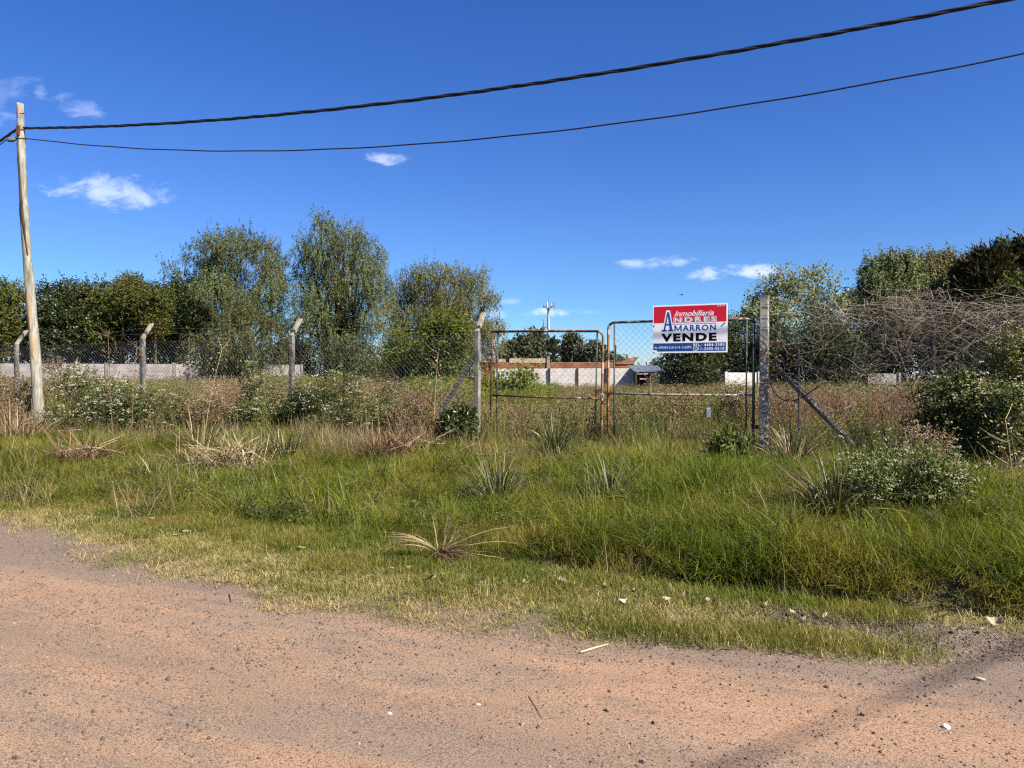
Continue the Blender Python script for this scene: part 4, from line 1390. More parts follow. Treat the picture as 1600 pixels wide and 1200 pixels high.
def vines(n, s0, s1, zc, zs, L0, L1, r0, down, dt=.25, m=10):
    s_ = s0 + (s1 - s0) * rng.uniform(0, 1, n) ** .62
    t_ = FENCE_T - .15 + rng.normal(0, dt, n)
    z_ = zc + rng.normal(0, zs, n)
    x_, y_ = xy(s_, t_)
    d_ = np.stack([UX * rng.choice([-1, 1], n), UY * rng.choice([-1, 1], n), rng.normal(.15, .45, n)], -1)
    sg = np.sign(rng.normal(size=n))
    d_[:, 0], d_[:, 1] = UX * sg, UY * sg
    d_ = unit(d_ + rng.normal(0, .25, (n, 3)))
    L_ = rng.uniform(L0, L1, n)
    P = np.zeros((n, m, 3))
    P[:, 0] = np.stack([x_, y_, z_], -1)
    curv = rng.normal(0, .16, (n, 3))
    for i_ in range(1, m):
        d_ = unit(d_ + curv * .8 + rng.normal(0, .13, (n, 3)) + np.array([0, 0, -down]))
        P[:, i_] = P[:, i_ - 1] + d_ * (L_ / (m - 1))[:, None]
    cap_ = 2.44 + .40 * vnoise(s_, s_ * 0, 1.1, 71)[:, None] + .05 * rng.normal(size=(n, 1))
    over = np.maximum(0, P[:, :, 2] - cap_)
    P[:, :, 2] -= over * .85
    keep_ = st(P[:, :, 0], P[:, :, 1])[0].min(1) > sA - .22
    P = P[keep_]
    n = len(P)
    R_ = np.linspace(1, .35, m)[None] * (r0 * rng.uniform(.5, 1.4, n))[:, None]
    V, Fb = tubes(P, R_ * .60, 3, cap=False)
    T_ = np.repeat(np.clip(rng.normal(.5, .3, n), 0, 1), m * 3)
    # forked side twigs
    n2 = n * 2
    w_, j_ = rng.integers(0, n, n2), rng.integers(1, m, n2)
    b_ = P[w_, j_]
    e_ = unit(P[w_, j_] - P[w_, j_ - 1] + rng.normal(0, .7, (n2, 3)))
    L2 = rng.uniform(.08, .38, n2)[:, None]
    kink_ = rng.normal(0, .05, (n2, 3))
    P2 = np.stack([b_, b_ + e_ * L2 * .4 + kink_ * .6, b_ + e_ * L2 * .75 + kink_, b_ + e_ * L2 - np.array([0, 0, .03])], 1)
    V2, F2 = tubes(P2, np.array([[.0028, .0024, .0019, .0012]]), 3, cap=False)
    return np.concatenate([V, V2]), [Fb[0], F2[0] + len(V)], np.concatenate([T_, np.repeat(np.clip(rng.normal(.55, .3, n2), 0, 1), 12)])


vt = thing('bare_vine', 'tangle of leafless grey brown vines draped along the fence top', 'vine')
mb = MB()
for args in ((240, sA, sB, 2.5, .12, .8, 2.0, .0060, .04), (270, sA, sB, 2.34, .22, .5, 1.5, .0048, .07), (200, sA, sB, 2.1, .3, .5, 1.3, .004, .12, .3),
             (130, sA, sB, 1.9, .35, .6, 1.4, .004, .22, .3), (60, sA, sA + 1.6, 2.5, .15, .4, .9, .0045, .08)):
    mb.add(*vines(*args))
prop(mb.obj('twigs', M['twig'], vt), kind='stuff')
n = 5200
s_ = rng.uniform(sA, sB, n)
x_, y_ = xy(s_, FENCE_T + rng.normal(0, .25, n))
z_ = 2.25 + rng.normal(0, .3, n)
V, Fq = leaf_quads(np.stack([x_, y_, z_], -1), rng.normal(size=(n, 3)) - np.array([0, 0, .5]), rng.uniform(.03, .07, n), rng.uniform(.02, .04, n))
prop(MB().add(V, Fq, np.repeat(rng.uniform(0, 1, n), 4)).obj('leaves', M['leaf_bush'], vt), kind='stuff')
# small dry vine on the straight post
mb = MB()
sP = st(*at_fence(1200))[0]
mb.add(*vines(40, sP + .02, sP + .45, 1.6, .5, .4, .9, .005, .05, .08))
vp = thing('bare_vine', 'thin dry vine climbing the straight gate post beside the hose', 'vine')
prop(mb.obj('twigs', M['twig'], vp), kind='stuff')
n = 500
x_, y_ = xy(sP + rng.uniform(-.1, .5, n), FENCE_T - .1 + rng.normal(0, .1, n))
V, Fq = leaf_quads(np.stack([x_, y_, rng.uniform(.5, 2.2, n)], -1), rng.normal(size=(n, 3)), rng.uniform(.03, .07, n), rng.uniform(.02, .045, n))
prop(MB().add(V, Fq, np.repeat(rng.uniform(0, 1, n), 4)).obj('leaves', M['weed_red'], vp), kind='stuff')

# ------------------------------------------------------------------ flowering bushes
def bush(label, px, d, top, width, n_leaf, n_fl, mat='leaf_bush', seed=0, depth=.8, flower_r=.035, leafs=(.06, .024), name='flowering_bush', low=0.0, fl_low=.25, loose=1.0):
    global rng
    rng = np.random.default_rng(3000 + seed)
    x, y = at_depth(px, d)
    z0 = gz1(x, y)
    Hh = zpix(top, d) - z0
    Wd = width / 1200 * d
    root = thing(name, label, 'bush', (x, y, z0))
    nl = 26
    L = []
    for _ in range(nl):
        a = rng.uniform(0, 2 * pi)
        q = math.sqrt(rng.uniform(0, 1))
        h = rng.uniform(.15, 1) * math.sqrt(max(.05, 1 - .75 * q * q))
        lr = Wd * rng.uniform(.10, .19)
        L.append([cos(a) * q * (Wd * .5 - lr * .6), sin(a) * q * (Wd * .5 - lr * .6) * depth, max(lr * .4, h * Hh - lr * .6), lr])
    L = np.array(L)
    # stems
    e = L[:, :3]
    b0 = e * np.array([.15, .15, 0])
    mid = (b0 + e) / 2 + rng.normal(0, .06, (nl, 3)) - np.array([0, 0, .0])
    P = np.stack([b0, mid, e, e + unit(rng.normal(size=(nl, 3)) + np.array([0, 0, 1.2])) * L[:, 3:4] * 1.1], 1)
    V, Fb = tubes(P, np.array([[.014, .010, .006, .003]]), 4, cap=False)
    MB().add(V, Fb, .4).obj('stems', M['stem'], root)
    wv = L[:, 3] ** 2
    w_ = rng.choice(nl, n_leaf // 6, p=wv / wv.sum())
    dr = unit(rng.normal(size=(len(w_), 3)) + np.array([0, 0, .25]))
    stt = L[w_, :3] + dr * (L[w_, 3] * rng.uniform(.2, 1, len(w_)) ** .5 * (1 + .15 * rng.normal(size=len(w_))))[:, None]
    gd = unit(dr * .6 + np.array([0, 0, .9]) + rng.normal(0, .3, (len(w_), 3)))
    kq = np.arange(6) / 5
    pos = (stt[:, None] + gd[:, None] * (rng.uniform(.08, .2, len(w_))[:, None] * kq[None])[:, :, None]).reshape(-1, 3)
    ax = np.repeat(gd, 6, 0) * .5 + rng.normal(0, .7, (len(pos), 3))
    ok = pos[:, 2] > .02
    tint_ = np.clip(np.repeat(rng.uniform(0, 1, len(w_)), 6) * .6 + rng.uniform(0, .4, len(pos)), 0, 1)
    fc = np.repeat(dr, 6, 0)[ok]
    pos, ax, tint_ = pos[ok], ax[ok], tint_[ok]
    V, Fq = leaf_quads(pos, ax, leafs[0] * rng.uniform(.6, 1.3, len(pos)), leafs[1] * rng.uniform(.7, 1.3, len(pos)), face=fc, loose=.75)
    prop(MB().add(V, Fq, np.repeat(tint_, 4)).obj('leaves', M[mat], root), kind='stuff')
    ns_ = int(max(14, n_leaf // 160) * loose)
    w_ = rng.choice(nl, ns_, p=wv / wv.sum())
    dr = unit(rng.normal(size=(ns_, 3)) * np.array([1, 1, .5]) + np.array([0, 0, .75]))
    b_ = L[w_, :3] + dr * L[w_, 3:4] * .6
    ln_ = rng.uniform(.12, .42, (ns_, 1)) * min(1.0, Hh / 1.2) * loose ** .6
    e_ = unit(dr + np.array([0, 0, .5]) + rng.normal(0, .25, (ns_, 3)))
    P = np.stack([b_, b_ + e_ * ln_ * .5 + rng.normal(0, .02, (ns_, 3)), b_ + e_ * ln_ + rng.normal(0, .04, (ns_, 3))], 1)
    V, Fb = tubes(P, np.array([[.005, .0035, .002]]), 3, cap=False)
    sh = MB().add(V, Fb, .4)
    kq = rng.uniform(.1, 1, (ns_, 12))
    pos = (P[:, 0:1] + (P[:, 2:3] - P[:, 0:1]) * kq[:, :, None]).reshape(-1, 3)
    V, Fq = leaf_quads(pos, rng.normal(0, .7, (len(pos), 3)) + np.repeat(e_, 12, 0) * .6, leafs[0] * rng.uniform(.5, 1.1, len(pos)), leafs[1] * rng.uniform(.6, 1.1, len(pos)))
    sh.add(V, Fq, np.repeat(np.clip(rng.normal(.6, .25, len(pos)), 0, 1), 4))
    prop(sh.obj('shoots', M[mat], root), kind='stuff')
    tips = P[:, 2]
    if n_fl:
        w_ = rng.choice(nl, n_fl, p=wv / wv.sum())
        dr = unit(rng.normal(size=(n_fl, 3)) + np.array([.25, -.5, .8]))
        c_ = L[w_, :3] + dr * (L[w_, 3] * rng.uniform(.9, 1.18, n_fl))[:, None]
        keep = (c_[:, 2] > Hh * fl_low)
        c_ = np.concatenate([c_[keep], tips[tips[:, 2] > Hh * fl_low]])
        n_ = len(c_)
        nh = 7
        cc = (c_[:, None] + rng.normal(0, 1, (n_, nh, 3)) * np.array([flower_r, flower_r, flower_r * .35])).reshape(-1, 3)
        rr_ = flower_r * .42 * rng.uniform(.6, 1.3, len(cc))
        up = unit(rng.normal(0, .45, (len(cc), 3)) + np.array([.1, -.2, 1.0]))
        s1 = unit(np.cross(up, rng.normal(size=(len(cc), 3))))
        s2 = np.cross(up, s1)
        aa = np.arange(5) / 5 * 2 * pi
        ring = cc[:, None] + rr_[:, None, None] * (s1[:, None] * np.cos(aa)[None, :, None] + s2[:, None] * np.sin(aa)[None, :, None])
        apex = cc + up * (rr_ * .55)[:, None]
        V = np.concatenate([ring, apex[:, None]], 1).reshape(-1, 3)
        b_ = (np.arange(len(cc)) * 6)[:, None]
        Ft = np.stack([np.stack([b_[:, 0] + j, b_[:, 0] + (j + 1) % 5, b_[:, 0] + 5], -1) for j in range(5)], 1).reshape(-1, 3)
        prop(MB().add(V, Ft, np.repeat(rng.uniform(0, 1, len(cc)), 6)).obj('blossom', M['petal'], root), kind='stuff')
    return root


bush('white blossomed bush at the foot of the wooden pole', 146, 17.2, 572, 165, 12000, 420, seed=1, flower_r=.04)
bush('green bush with sparse blossom behind the second angled post', 262, 17.0, 606, 125, 8500, 60, seed=2)
bush('tall pale blossomed bush just before the third angled post', 404, 17.0, 562, 105, 9500, 260, seed=3, flower_r=.035, mat='leaf_bush')
bush('wide white blossomed bush between the third post and the red brush heap', 548, 16.6, 580, 185, 16000, 460, seed=4, flower_r=.035)
bush('dark leafy bush around the base of the third angled post', 470, 16.6, 600, 60, 5000, 24, seed=5, mat='leaf_dark')
bush('dark green leafy bush beside the foot of the bent gate post', 712, 14.6, 628, 70, 6000, 0, seed=6, mat='leaf_dark', leafs=(.08, .04), name='leafy_bush')
bush('big dark bush topped with cream blossom at the picture edge', 1586, 10.6, 522, 240, 56000, 700, seed=7, mat='leaf_bush', flower_r=.034, fl_low=.5, leafs=(.05, .026))
bush('cream blossomed sprawl on the near side of the big dark bush', 1468, 11.2, 585, 110, 7000, 90, seed=8, mat='leaf_bush', flower_r=.026, fl_low=.4)
bush('loose flowering weed clump in the tall grass beside the dark tussock', 1415, 7.0, 700, 190, 5200, 150, seed=9, loose=3.2, mat='leaf_fresh', flower_r=.021, leafs=(.045, .015), fl_low=.25)
bush('thin flowering stems just below the big dark bush', 1440, 9.6, 655, 90, 2600, 44, seed=10, mat='weed_brown', flower_r=.022, leafs=(.04, .014), fl_low=.3)
bush('broad leaved young plant in front of the straight gate post', 1143, 10.6, 672, 60, 1600, 0, seed=11, mat='leaf_bush', leafs=(.14, .035), name='leafy_plant')
bush('low blossomed bush inside the lot past the leaning right brace'.replace('right ', ''), 1300, 22, 596, 200, 8000, 260, seed=12, mat='weed_green', flower_r=.035)
bush('second blossomed thicket inside the lot before the grey slab', 1400, 21, 600, 150, 7000, 200, seed=13, mat='weed_green', flower_r=.035)
bush('brown green weed thicket between the second and third angled posts', 330, 16.8, 604, 110, 6500, 10, seed=21, mat='weed_brown', name='weed_thicket', leafs=(.05, .02))
bush('green weed thicket between the pole and the second angled post', 205, 16.9, 598, 70, 5500, 40, seed=22, mat='leaf_bush', name='weed_thicket', leafs=(.06, .025))
bush('brown weed thicket behind the red brush heap', 650, 15.4, 600, 100, 6000, 0, seed=23, mat='weed_brown', name='weed_thicket', leafs=(.045, .02))
bush('mixed weed thicket against the fence between pole and picture edge', 20, 19.4, 578, 120, 7000, 30, seed=24, mat='weed_brown', name='weed_thicket', leafs=(.05, .022))
bush('tall brown green thicket behind the fence just past the wooden pole', 92, 21, 566, 95, 5500, 30, seed=25, mat='weed_brown', name='weed_thicket', leafs=(.055, .024))
bush('tall green thicket behind the fence under the third angled post', 438, 22, 566, 100, 6000, 30, seed=26, mat='weed_green', name='weed_thicket', leafs=(.055, .024))
bush('brown leafed weed thicket behind the middle of the sign gate', 1060, 16.5, 606, 110, 5200, 0, seed=14, mat='weed_brown', name='weed_thicket', leafs=(.05, .028))
bush('green leafed weed thicket inside the sign gate near its chain', 985, 17.5, 612, 110, 4500, 0, seed=15, mat='weed_green', name='weed_thicket', leafs=(.05, .028))
bush('reddish weed thicket behind the hinges of the sign gate', 1150, 16.5, 604, 80, 4000, 6, seed=16, mat='weed_brown', name='weed_thicket', leafs=(.05, .028))

# ------------------------------------------------------------------ tussocks: every blade of the near ones is a part
def tussock(label, px, d, n, L, w, mat, seed=0, dry=0.1, split=True, lean=(.1, 1.1), curl=(.2, 1.1), r0=.07, name='grass_tussock', az=None, kink=.06, z_add=0.0):
    global rng
    rng = np.random.default_rng(5000 + seed)
    x, y = at_depth(px, d)
    root = thing(name, label, 'tussock', (x, y, gz1(x, y) - .02 + z_add))
    a = rng.uniform(0, 2 * pi, n) if az is None else rng.normal(az[0], az[1], n)
    q = np.sqrt(rng.uniform(0, 1, n)) * r0
    base = np.stack([np.cos(a) * q, np.sin(a) * q, np.zeros(n)], -1)
    V, F, per = ribbons(base, a + rng.normal(0, .3, n), rng.uniform(L[0], L[1], n), rng.uniform(*lean, n), rng.uniform(*curl, n), w * rng.uniform(.6, 1.3, n), 7, .1, .5, 1.4, kink)
    V = V.reshape(n, per, 3)
    F1 = F[:7]
    tin = np.clip(rng.normal(.30, .32, n), 0, 1)
    isdry = rng.uniform(0, 1, n) < dry
    if split:
        for i_ in range(n):
            me_ = mesh_np('blade', V[i_], F1, M['tussock_dry'] if (isdry[i_] or mat == 'tussock_dry') else M[mat], tint=np.full(per, tin[i_]))
            link('blade', me_, root)
    else:
        mb = MB()
        for i_ in range(n):
            mb.add(V[i_], F1, tin[i_], 1 if isdry[i_] else 0)
        prop(mb.obj('blades', [M[mat], M['tussock_dry']], root), kind='stuff')
    return root


tussock('dark strap leaved tussock with pale tips standing alone in mid verge', 955, 8.3, 290, (.28, .78), .017, 'tussock', 1, .04, curl=(.3, 1.6), kink=.10)
tussock('upright strap leaved tussock below the hinges of the lower gate', 778, 8.8, 260, (.3, .85), .016, 'tussock', 2, .22, lean=(.0, .8), r0=.16, curl=(.3, 1.6), kink=.10)
tussock('large dark tussock beside the loose flowering weed clump', 1306, 6.9, 295, (.32, .85), .015, 'tussock', 3, .12, lean=(.2, 1.2), r0=.12, curl=(.3, 1.6), kink=.10)
tussock('tussock leaning over the foot of the straight gate post', 1240, 11.0, 260, (.35, .95), .018, 'tussock', 4, .22, lean=(.1, .95), r0=.2, curl=(.3, 1.6), kink=.10)
tussock('dark tussock just inside the lower gate', 868, 12.4, 250, (.35, .95), .019, 'tussock', 5, .08, lean=(.0, .9), r0=.16, curl=(.3, 1.6), kink=.10)
tussock('pale green tuft in the verge below the second angled post', 242, 10.8, 50, (0.3, 0.6), 0.014, 'tussock', 6, .35, lean=(.2, .9))
tussock('tall green tuft next to the straw heap', 445, 12.6, 110, (0.4, 0.75), 0.015, 'tussock', 7, .15, lean=(.0, .8), r0=.25)
tussock('yellow green tuft between the second post and the straw heap', 312, 13.6, 90, (.5, 1.0), .018, 'grass', 8, .2, split=False, lean=(.0, .7), r0=.3)
tussock('tan dry tuft before the wooden pole at the picture edge', 22, 15.6, 120, (.5, 1.1), .02, 'straw', 9, .4, split=False, lean=(.0, .8), r0=.45)
tussock('low olive tuft in the verge near the picture edge', 40, 12.2, 90, (.25, .55), .014, 'straw', 10, .1, split=False, lean=(.1, 1.0), r0=.25)
tussock('thin dark tuft between the two gates and the lone tussock', 1010, 10.6, 60, (.25, .55), .016, 'tussock', 12, .1, split=False, lean=(.1, 1.0), r0=.15)
# uprooted dry plant near the road
px, d = 685, 6.45
ut = tussock('uprooted bleached plant with fanned straw leaves lying near the road', px, d, 20, (.24, .46), .017, 'tussock_dry', 21, 1, lean=(.25, .85), curl=(.1, .9), r0=.04, az=(.25, .45), kink=.12, name='uprooted_plant', z_add=.10)
rng = np.random.default_rng(4)
for (n, az, sd, L0, L1, ln, cl, mt) in ((16, pi - .1, .22, .35, .62, 1.0, 1.1, 'tussock_dry'), (5, -.05, .15, .45, .72, 1.2, .35, 'tussock_dry'), (10, -.35, .3, .2, .5, 1.35, .35, 'dead_red')):
    a = rng.normal(az, sd, n)
    V, F, per = ribbons(np.zeros((n, 3)), a, rng.uniform(L0, L1, n), ln + rng.normal(0, .12, n), cl + rng.normal(0, .2, n), .016 * rng.uniform(.7, 1.2, n), 7, .15, .4, 1.3, .05)
    V = V.reshape(n, per, 3)
    for i_ in range(n):
        link('blade', mesh_np('blade', V[i_], F[:7], M[mt], tint=np.full(per, rng.uniform(.2, 1))), ut)
n = 140
V, F, per = ribbons(rng.normal(0, .02, (n, 3)), rng.normal(-.5, .5, n), rng.uniform(.1, .42, n), rng.uniform(1.2, 1.75, n), rng.normal(.1, .3, n), .005, 5, .3, .5, 1.2, .15)
prop(MB().add(V, F, np.repeat(rng.uniform(0, 1, n), per)).obj('roots', M['dead_red'], ut), kind='stuff')


def heap(name, label, px, d, n, L, rx, mat, seed, h=.3, w=.012, lean=(.6, 1.6), cat='heap', stalks=0):
    """loose pile of cut dry stalks"""
    global rng
    rng = np.random.default_rng(6000 + seed)
    x, y = at_depth(px, d)
    root = thing(name, label, cat, (x, y, gz1(x, y)))
    q = np.sqrt(rng.uniform(0, 1, n))
    a = rng.uniform(0, 2 * pi, n)
    base = np.stack([np.cos(a) * q * rx, np.sin(a) * q * rx * .6, rng.uniform(0, h, n) * (1 - q)], -1)
    V, F, per = ribbons(base, rng.uniform(0, 2 * pi, n), rng.uniform(*L, n), rng.uniform(*lean, n), rng.normal(.3, .5, n), w * rng.uniform(.5, 1.4, n), 5, .3, .6, 1.2, .12)
    prop(MB().add(V, F, np.repeat(np.clip(rng.normal(.45, .3, n), 0, 1), per)).obj('stalks', M[mat], root), kind='stuff')
    for _ in range(stalks):
        a_ = rng.uniform(0, 2 * pi)
        L_ = rng.uniform(.5, 1.1)
        e_ = np.array([cos(a_), sin(a_) * .6, rng.uniform(-.05, .5)]) * L_ * .5
        c_ = np.array([rng.normal(0, rx * .4), rng.normal(0, rx * .25), h * .7])
        V, Fb = tubes(curve3(c_ - e_, c_ + rng.normal(0, .08, 3), c_ + e_, 6), np.linspace(.007, .004, 6)[None], 5)
        MB().add(V, Fb, rng.uniform(.4, 1)).obj('branch', M['tussock_dry'], root, smooth=True)
    return root


heap('brush_heap', 'heap of reddish dead brush left of the bent gate post'.replace('left of', 'beside'), 632, 12.5, 700, (.3, .95), .72, 'dead_red', 1, .38, .010, stalks=12)
heap('straw_heap', 'heap of bleached straw and cut stalks below the third angled post', 352, 12.2, 520, (.3, .85), .75, 'tussock_dry', 2, .3, .014, stalks=14)
heap('brush_heap', 'small brown heap of twigs below the second angled post', 132, 12.5, 420, (.3, .8), .55, 'dead_red', 3, .35, .010, stalks=9)
heap('straw_heap', 'flat pale mat of straw at the foot of the bent gate post', 735, 13.0, 150, (.2, .6), .5, 'straw', 4, .1, .012, stalks=4)
heap('straw_heap', 'tan broken stalks around the foot of the wooden pole', 20, 16.2, 240, (.4, 1.0), .9, 'straw', 5, .4, .014, lean=(.1, 1.3), stalks=6)

# tall dry stalks that stand above the weeds
rng = np.random.default_rng(9)


def stalk(label, px, d, top, lean_x, mat='stem', side=6, rad=.009, name='dry_stalk'):
    x, y = at_depth(px, d)
    z0 = gz1(x, y)
    Hh = zpix(top, d) - z0
    root = thing(name, label, 'plant', (x, y, z0))
    P = curve3((0, 0, 0), (lean_x * .3, rng.normal(0, .05), Hh * .5), (lean_x, rng.normal(0, .1), Hh), 8)
    V, Fb = tubes(P, np.linspace(rad, rad * .4, 8)[None], 5)
    MB().add(V, Fb, .6).obj('stem', M[mat], root, smooth=True)
    mb = MB()
    for k_ in range(side):
        s_ = P[int(rng.integers(3, 8))]
        a_ = rng.uniform(0, 2 * pi)
        L_ = rng.uniform(.12, .35)
        e_ = s_ + np.array([cos(a_) * L_, sin(a_) * L_, L_ * rng.uniform(.4, 1.0)])
        V, Fb = tubes(curve3(s_, (s_ + e_) / 2 - np.array([0, 0, .03]), e_, 4), np.linspace(rad * .5, rad * .25, 4)[None], 4)
        mb.add(V, Fb, .5)
    n_ = side * 14
    c_ = P[rng.integers(4, 8, n_)] + rng.normal(0, .1, (n_, 3))
    V, Fq = leaf_quads(c_, rng.normal(size=(n_, 3)), rng.uniform(.02, .05, n_), rng.uniform(.012, .025, n_))
    mb.add(V, Fq, .5)
    prop(mb.obj('side_shoots', M[mat], root), kind='stuff')
    return root


for k_, (px, d, top, lx_, mt, lab) in enumerate([
        (176, 15.4, 526, -.1, 'weed_brown', 'reddish branching stalk between the pole and the second post'), (205, 15.2, 540, .08, 'weed_brown', 'brown branching stalk close against the second post'),
        (318, 15.0, 545, .32, 'tussock_dry', 'pale leaning stalk between the second and third posts'), (296, 15.4, 528, .05, 'weed_brown', 'rust coloured stalk with fluffy tip past the second post'),
        (655, 14.6, 606, .35, 'leaf_dark', 'dark bare stalk leaning beside the red brush heap'), (676, 14.9, 552, .12, 'tussock_dry', 'pale thin stalk before the bright green shrub'),
        (1008, 15.2, 592, .1, 'weed_brown', 'brown stalk inside the sign gate near the lean-to'), (1385, 11.6, 590, -.15, 'weed_brown', 'brown thin stalk between the brace and the big bush'),
        (1420, 11.0, 600, .1, 'weed_brown', 'brown leafy stalk against the big dark bush'), (1585, 8.2, 655, -.1, 'tussock_dry', 'pale dry stalk before the big dark bush at the picture edge'),
        (1565, 8.6, 700, .25, 'tussock_dry', 'bent pale stalk in the shade of the big dark bush'), (1300, 13.1, 585, .1, 'weed_brown', 'brown stalk behind the leaning brace')]):
    stalk(lab, px, d, top, lx_, mt, side=8)

# ------------------------------------------------------------------ ground cover (uncountable): instanced clumps
PROTO = {}


def proto_coll(key, meshes):
    c_ = bpy.data.collections.new('clumps_' + key)
    for me_ in meshes:
        o = bpy.data.objects.new('clump', me_)
        c_.objects.link(o)
    PROTO[key] = (c_, len(meshes))


def clump_mesh(nb, rad, L, lean, curl, w, mat, seg=3, power=1.3, kink=.06, tint_bias=.5):
    q = np.sqrt(rng.uniform(0, 1, nb)) * rad
    a = rng.uniform(0, 2 * pi, nb)
    base = np.stack([np.cos(a) * q, np.sin(a) * q, np.full(nb, -.015)], -1)
    V, F, per = ribbons(base, rng.uniform(0, 2 * pi, nb), rng.uniform(L[0], L[1], nb), rng.uniform(*lean, nb), rng.uniform(*curl, nb), w * rng.uniform(.6, 1.4, nb), seg, .12, .6, power, kink)
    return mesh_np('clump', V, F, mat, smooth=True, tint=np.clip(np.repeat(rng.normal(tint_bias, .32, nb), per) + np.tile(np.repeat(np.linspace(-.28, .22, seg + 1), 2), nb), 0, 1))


def weed_mesh(ns, Hh, mat, rad=.25, leaf=(.05, .022), per_stem=34, spread=.5, stem_w=.006, start=.15):
    """leafy or seedy upright stems"""
    mb = MB()
    for _ in range(ns):
        a = rng.uniform(0, 2 * pi)
        q = math.sqrt(rng.uniform(0, 1)) * rad
        h = Hh * rng.uniform(.6, 1.1)
        b0 = np.array([cos(a) * q, sin(a) * q, -.03])
        e = b0 + np.array([rng.normal(0, .18) * h, rng.normal(0, .18) * h, h])
        P = curve3(b0, (b0 + e) / 2 + rng.normal(0, .05, 3), e, 5)
        V, Fb = tubes(P, np.linspace(stem_w, stem_w * .4, 5)[None], 3, cap=False)
        tn = rng.uniform(0, .8)
        mb.add(V, Fb, tn * .6)
        kq = start + (1 - start) * rng.uniform(0, 1, per_stem) ** .8
        pos = np.stack([np.interp(kq, np.linspace(0, 1, 5), P[:, c_]) for c_ in range(3)], -1)
        ax = rng.normal(0, 1, (per_stem, 3)) * np.array([1, 1, .5]) + np.array([0, 0, spread])
        pos = pos + unit(ax) * rng.uniform(0, .07, (per_stem, 1))
        V, Fq = leaf_quads(pos, ax, leaf[0] * rng.uniform(.6, 1.4, per_stem), leaf[1] * rng.uniform(.7, 1.3, per_stem))
        mb.add(V, Fq, np.repeat(np.clip(tn + rng.uniform(-.2, .3, per_stem), 0, 1), 4))
    return mb.mesh('clump', mat)


rng = np.random.default_rng(42)
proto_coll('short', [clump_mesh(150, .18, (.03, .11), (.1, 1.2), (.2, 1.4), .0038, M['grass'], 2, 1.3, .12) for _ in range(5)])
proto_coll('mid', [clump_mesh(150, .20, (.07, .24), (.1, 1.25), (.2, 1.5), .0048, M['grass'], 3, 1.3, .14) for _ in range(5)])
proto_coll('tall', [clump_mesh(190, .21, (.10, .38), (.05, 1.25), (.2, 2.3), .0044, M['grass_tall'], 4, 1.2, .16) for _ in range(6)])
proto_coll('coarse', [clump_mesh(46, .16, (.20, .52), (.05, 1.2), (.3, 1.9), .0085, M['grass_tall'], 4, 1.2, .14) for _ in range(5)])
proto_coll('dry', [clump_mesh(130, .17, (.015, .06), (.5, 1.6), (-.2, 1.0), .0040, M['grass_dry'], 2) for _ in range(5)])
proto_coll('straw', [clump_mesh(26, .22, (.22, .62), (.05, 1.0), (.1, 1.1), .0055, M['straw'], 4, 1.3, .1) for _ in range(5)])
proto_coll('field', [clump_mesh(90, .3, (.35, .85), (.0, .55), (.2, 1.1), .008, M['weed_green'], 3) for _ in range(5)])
proto_coll('field_brown', [clump_mesh(90, .3, (.4, .9), (.0, .5), (.1, .9), .008, M['weed_brown'], 3) for _ in range(5)])
proto_coll('field_red', [clump_mesh(110, .3, (.3, .7), (.0, .5), (.1, .8), .008, M['weed_red'], 3) for _ in range(4)])
proto_coll('weed', [weed_mesh(10, .95, M['weed_green']) for _ in range(5)])
proto_coll('weed_brown', [weed_mesh(11, .95, M['weed_brown'], leaf=(.035, .018)) for _ in range(5)])
proto_coll('weed_yellow', [weed_mesh(11, 1.0, M['weed_yellow'], leaf=(.07, .026), per_stem=44) for _ in range(5)])
proto_coll('weed_low', [weed_mesh(8, .26, M['leaf_bush'], rad=.18, leaf=(.032, .015), per_stem=22, stem_w=.003) for _ in range(4)])


def pebble(r_):
    ph = (1 + 5 ** .5) / 2
    V = np.array([[-1, ph, 0], [1, ph, 0], [-1, -ph, 0], [1, -ph, 0], [0, -1, ph], [0, 1, ph], [0, -1, -ph], [0, 1, -ph], [ph, 0, -1], [ph, 0, 1], [-ph, 0, -1], [-ph, 0, 1]]) / 1.9
    F = np.array([[0, 11, 5], [0, 5, 1], [0, 1, 7], [0, 7, 10], [0, 10, 11], [1, 5, 9], [5, 11, 4], [11, 10, 2], [10, 7, 6], [7, 1, 8], [3, 9, 4], [3, 4, 2], [3, 2, 6], [3, 6, 8], [3, 8, 9], [4, 9, 5], [2, 4, 11], [6, 2, 10], [8, 6, 7], [9, 8, 1]])
    V = V * (1 + .22 * r_.normal(size=(12, 1))) * np.array([1.25, .95, .75])
    return V, F


pm = []
for k_ in range(8):
    V, F = pebble(rng)
    pm.append(mesh_np('clump', V, F, M['stone'], tint=np.full(12, [0, .05, .1, .12, .18, .22, .35, .6][k_])))
proto_coll('stone', pm)


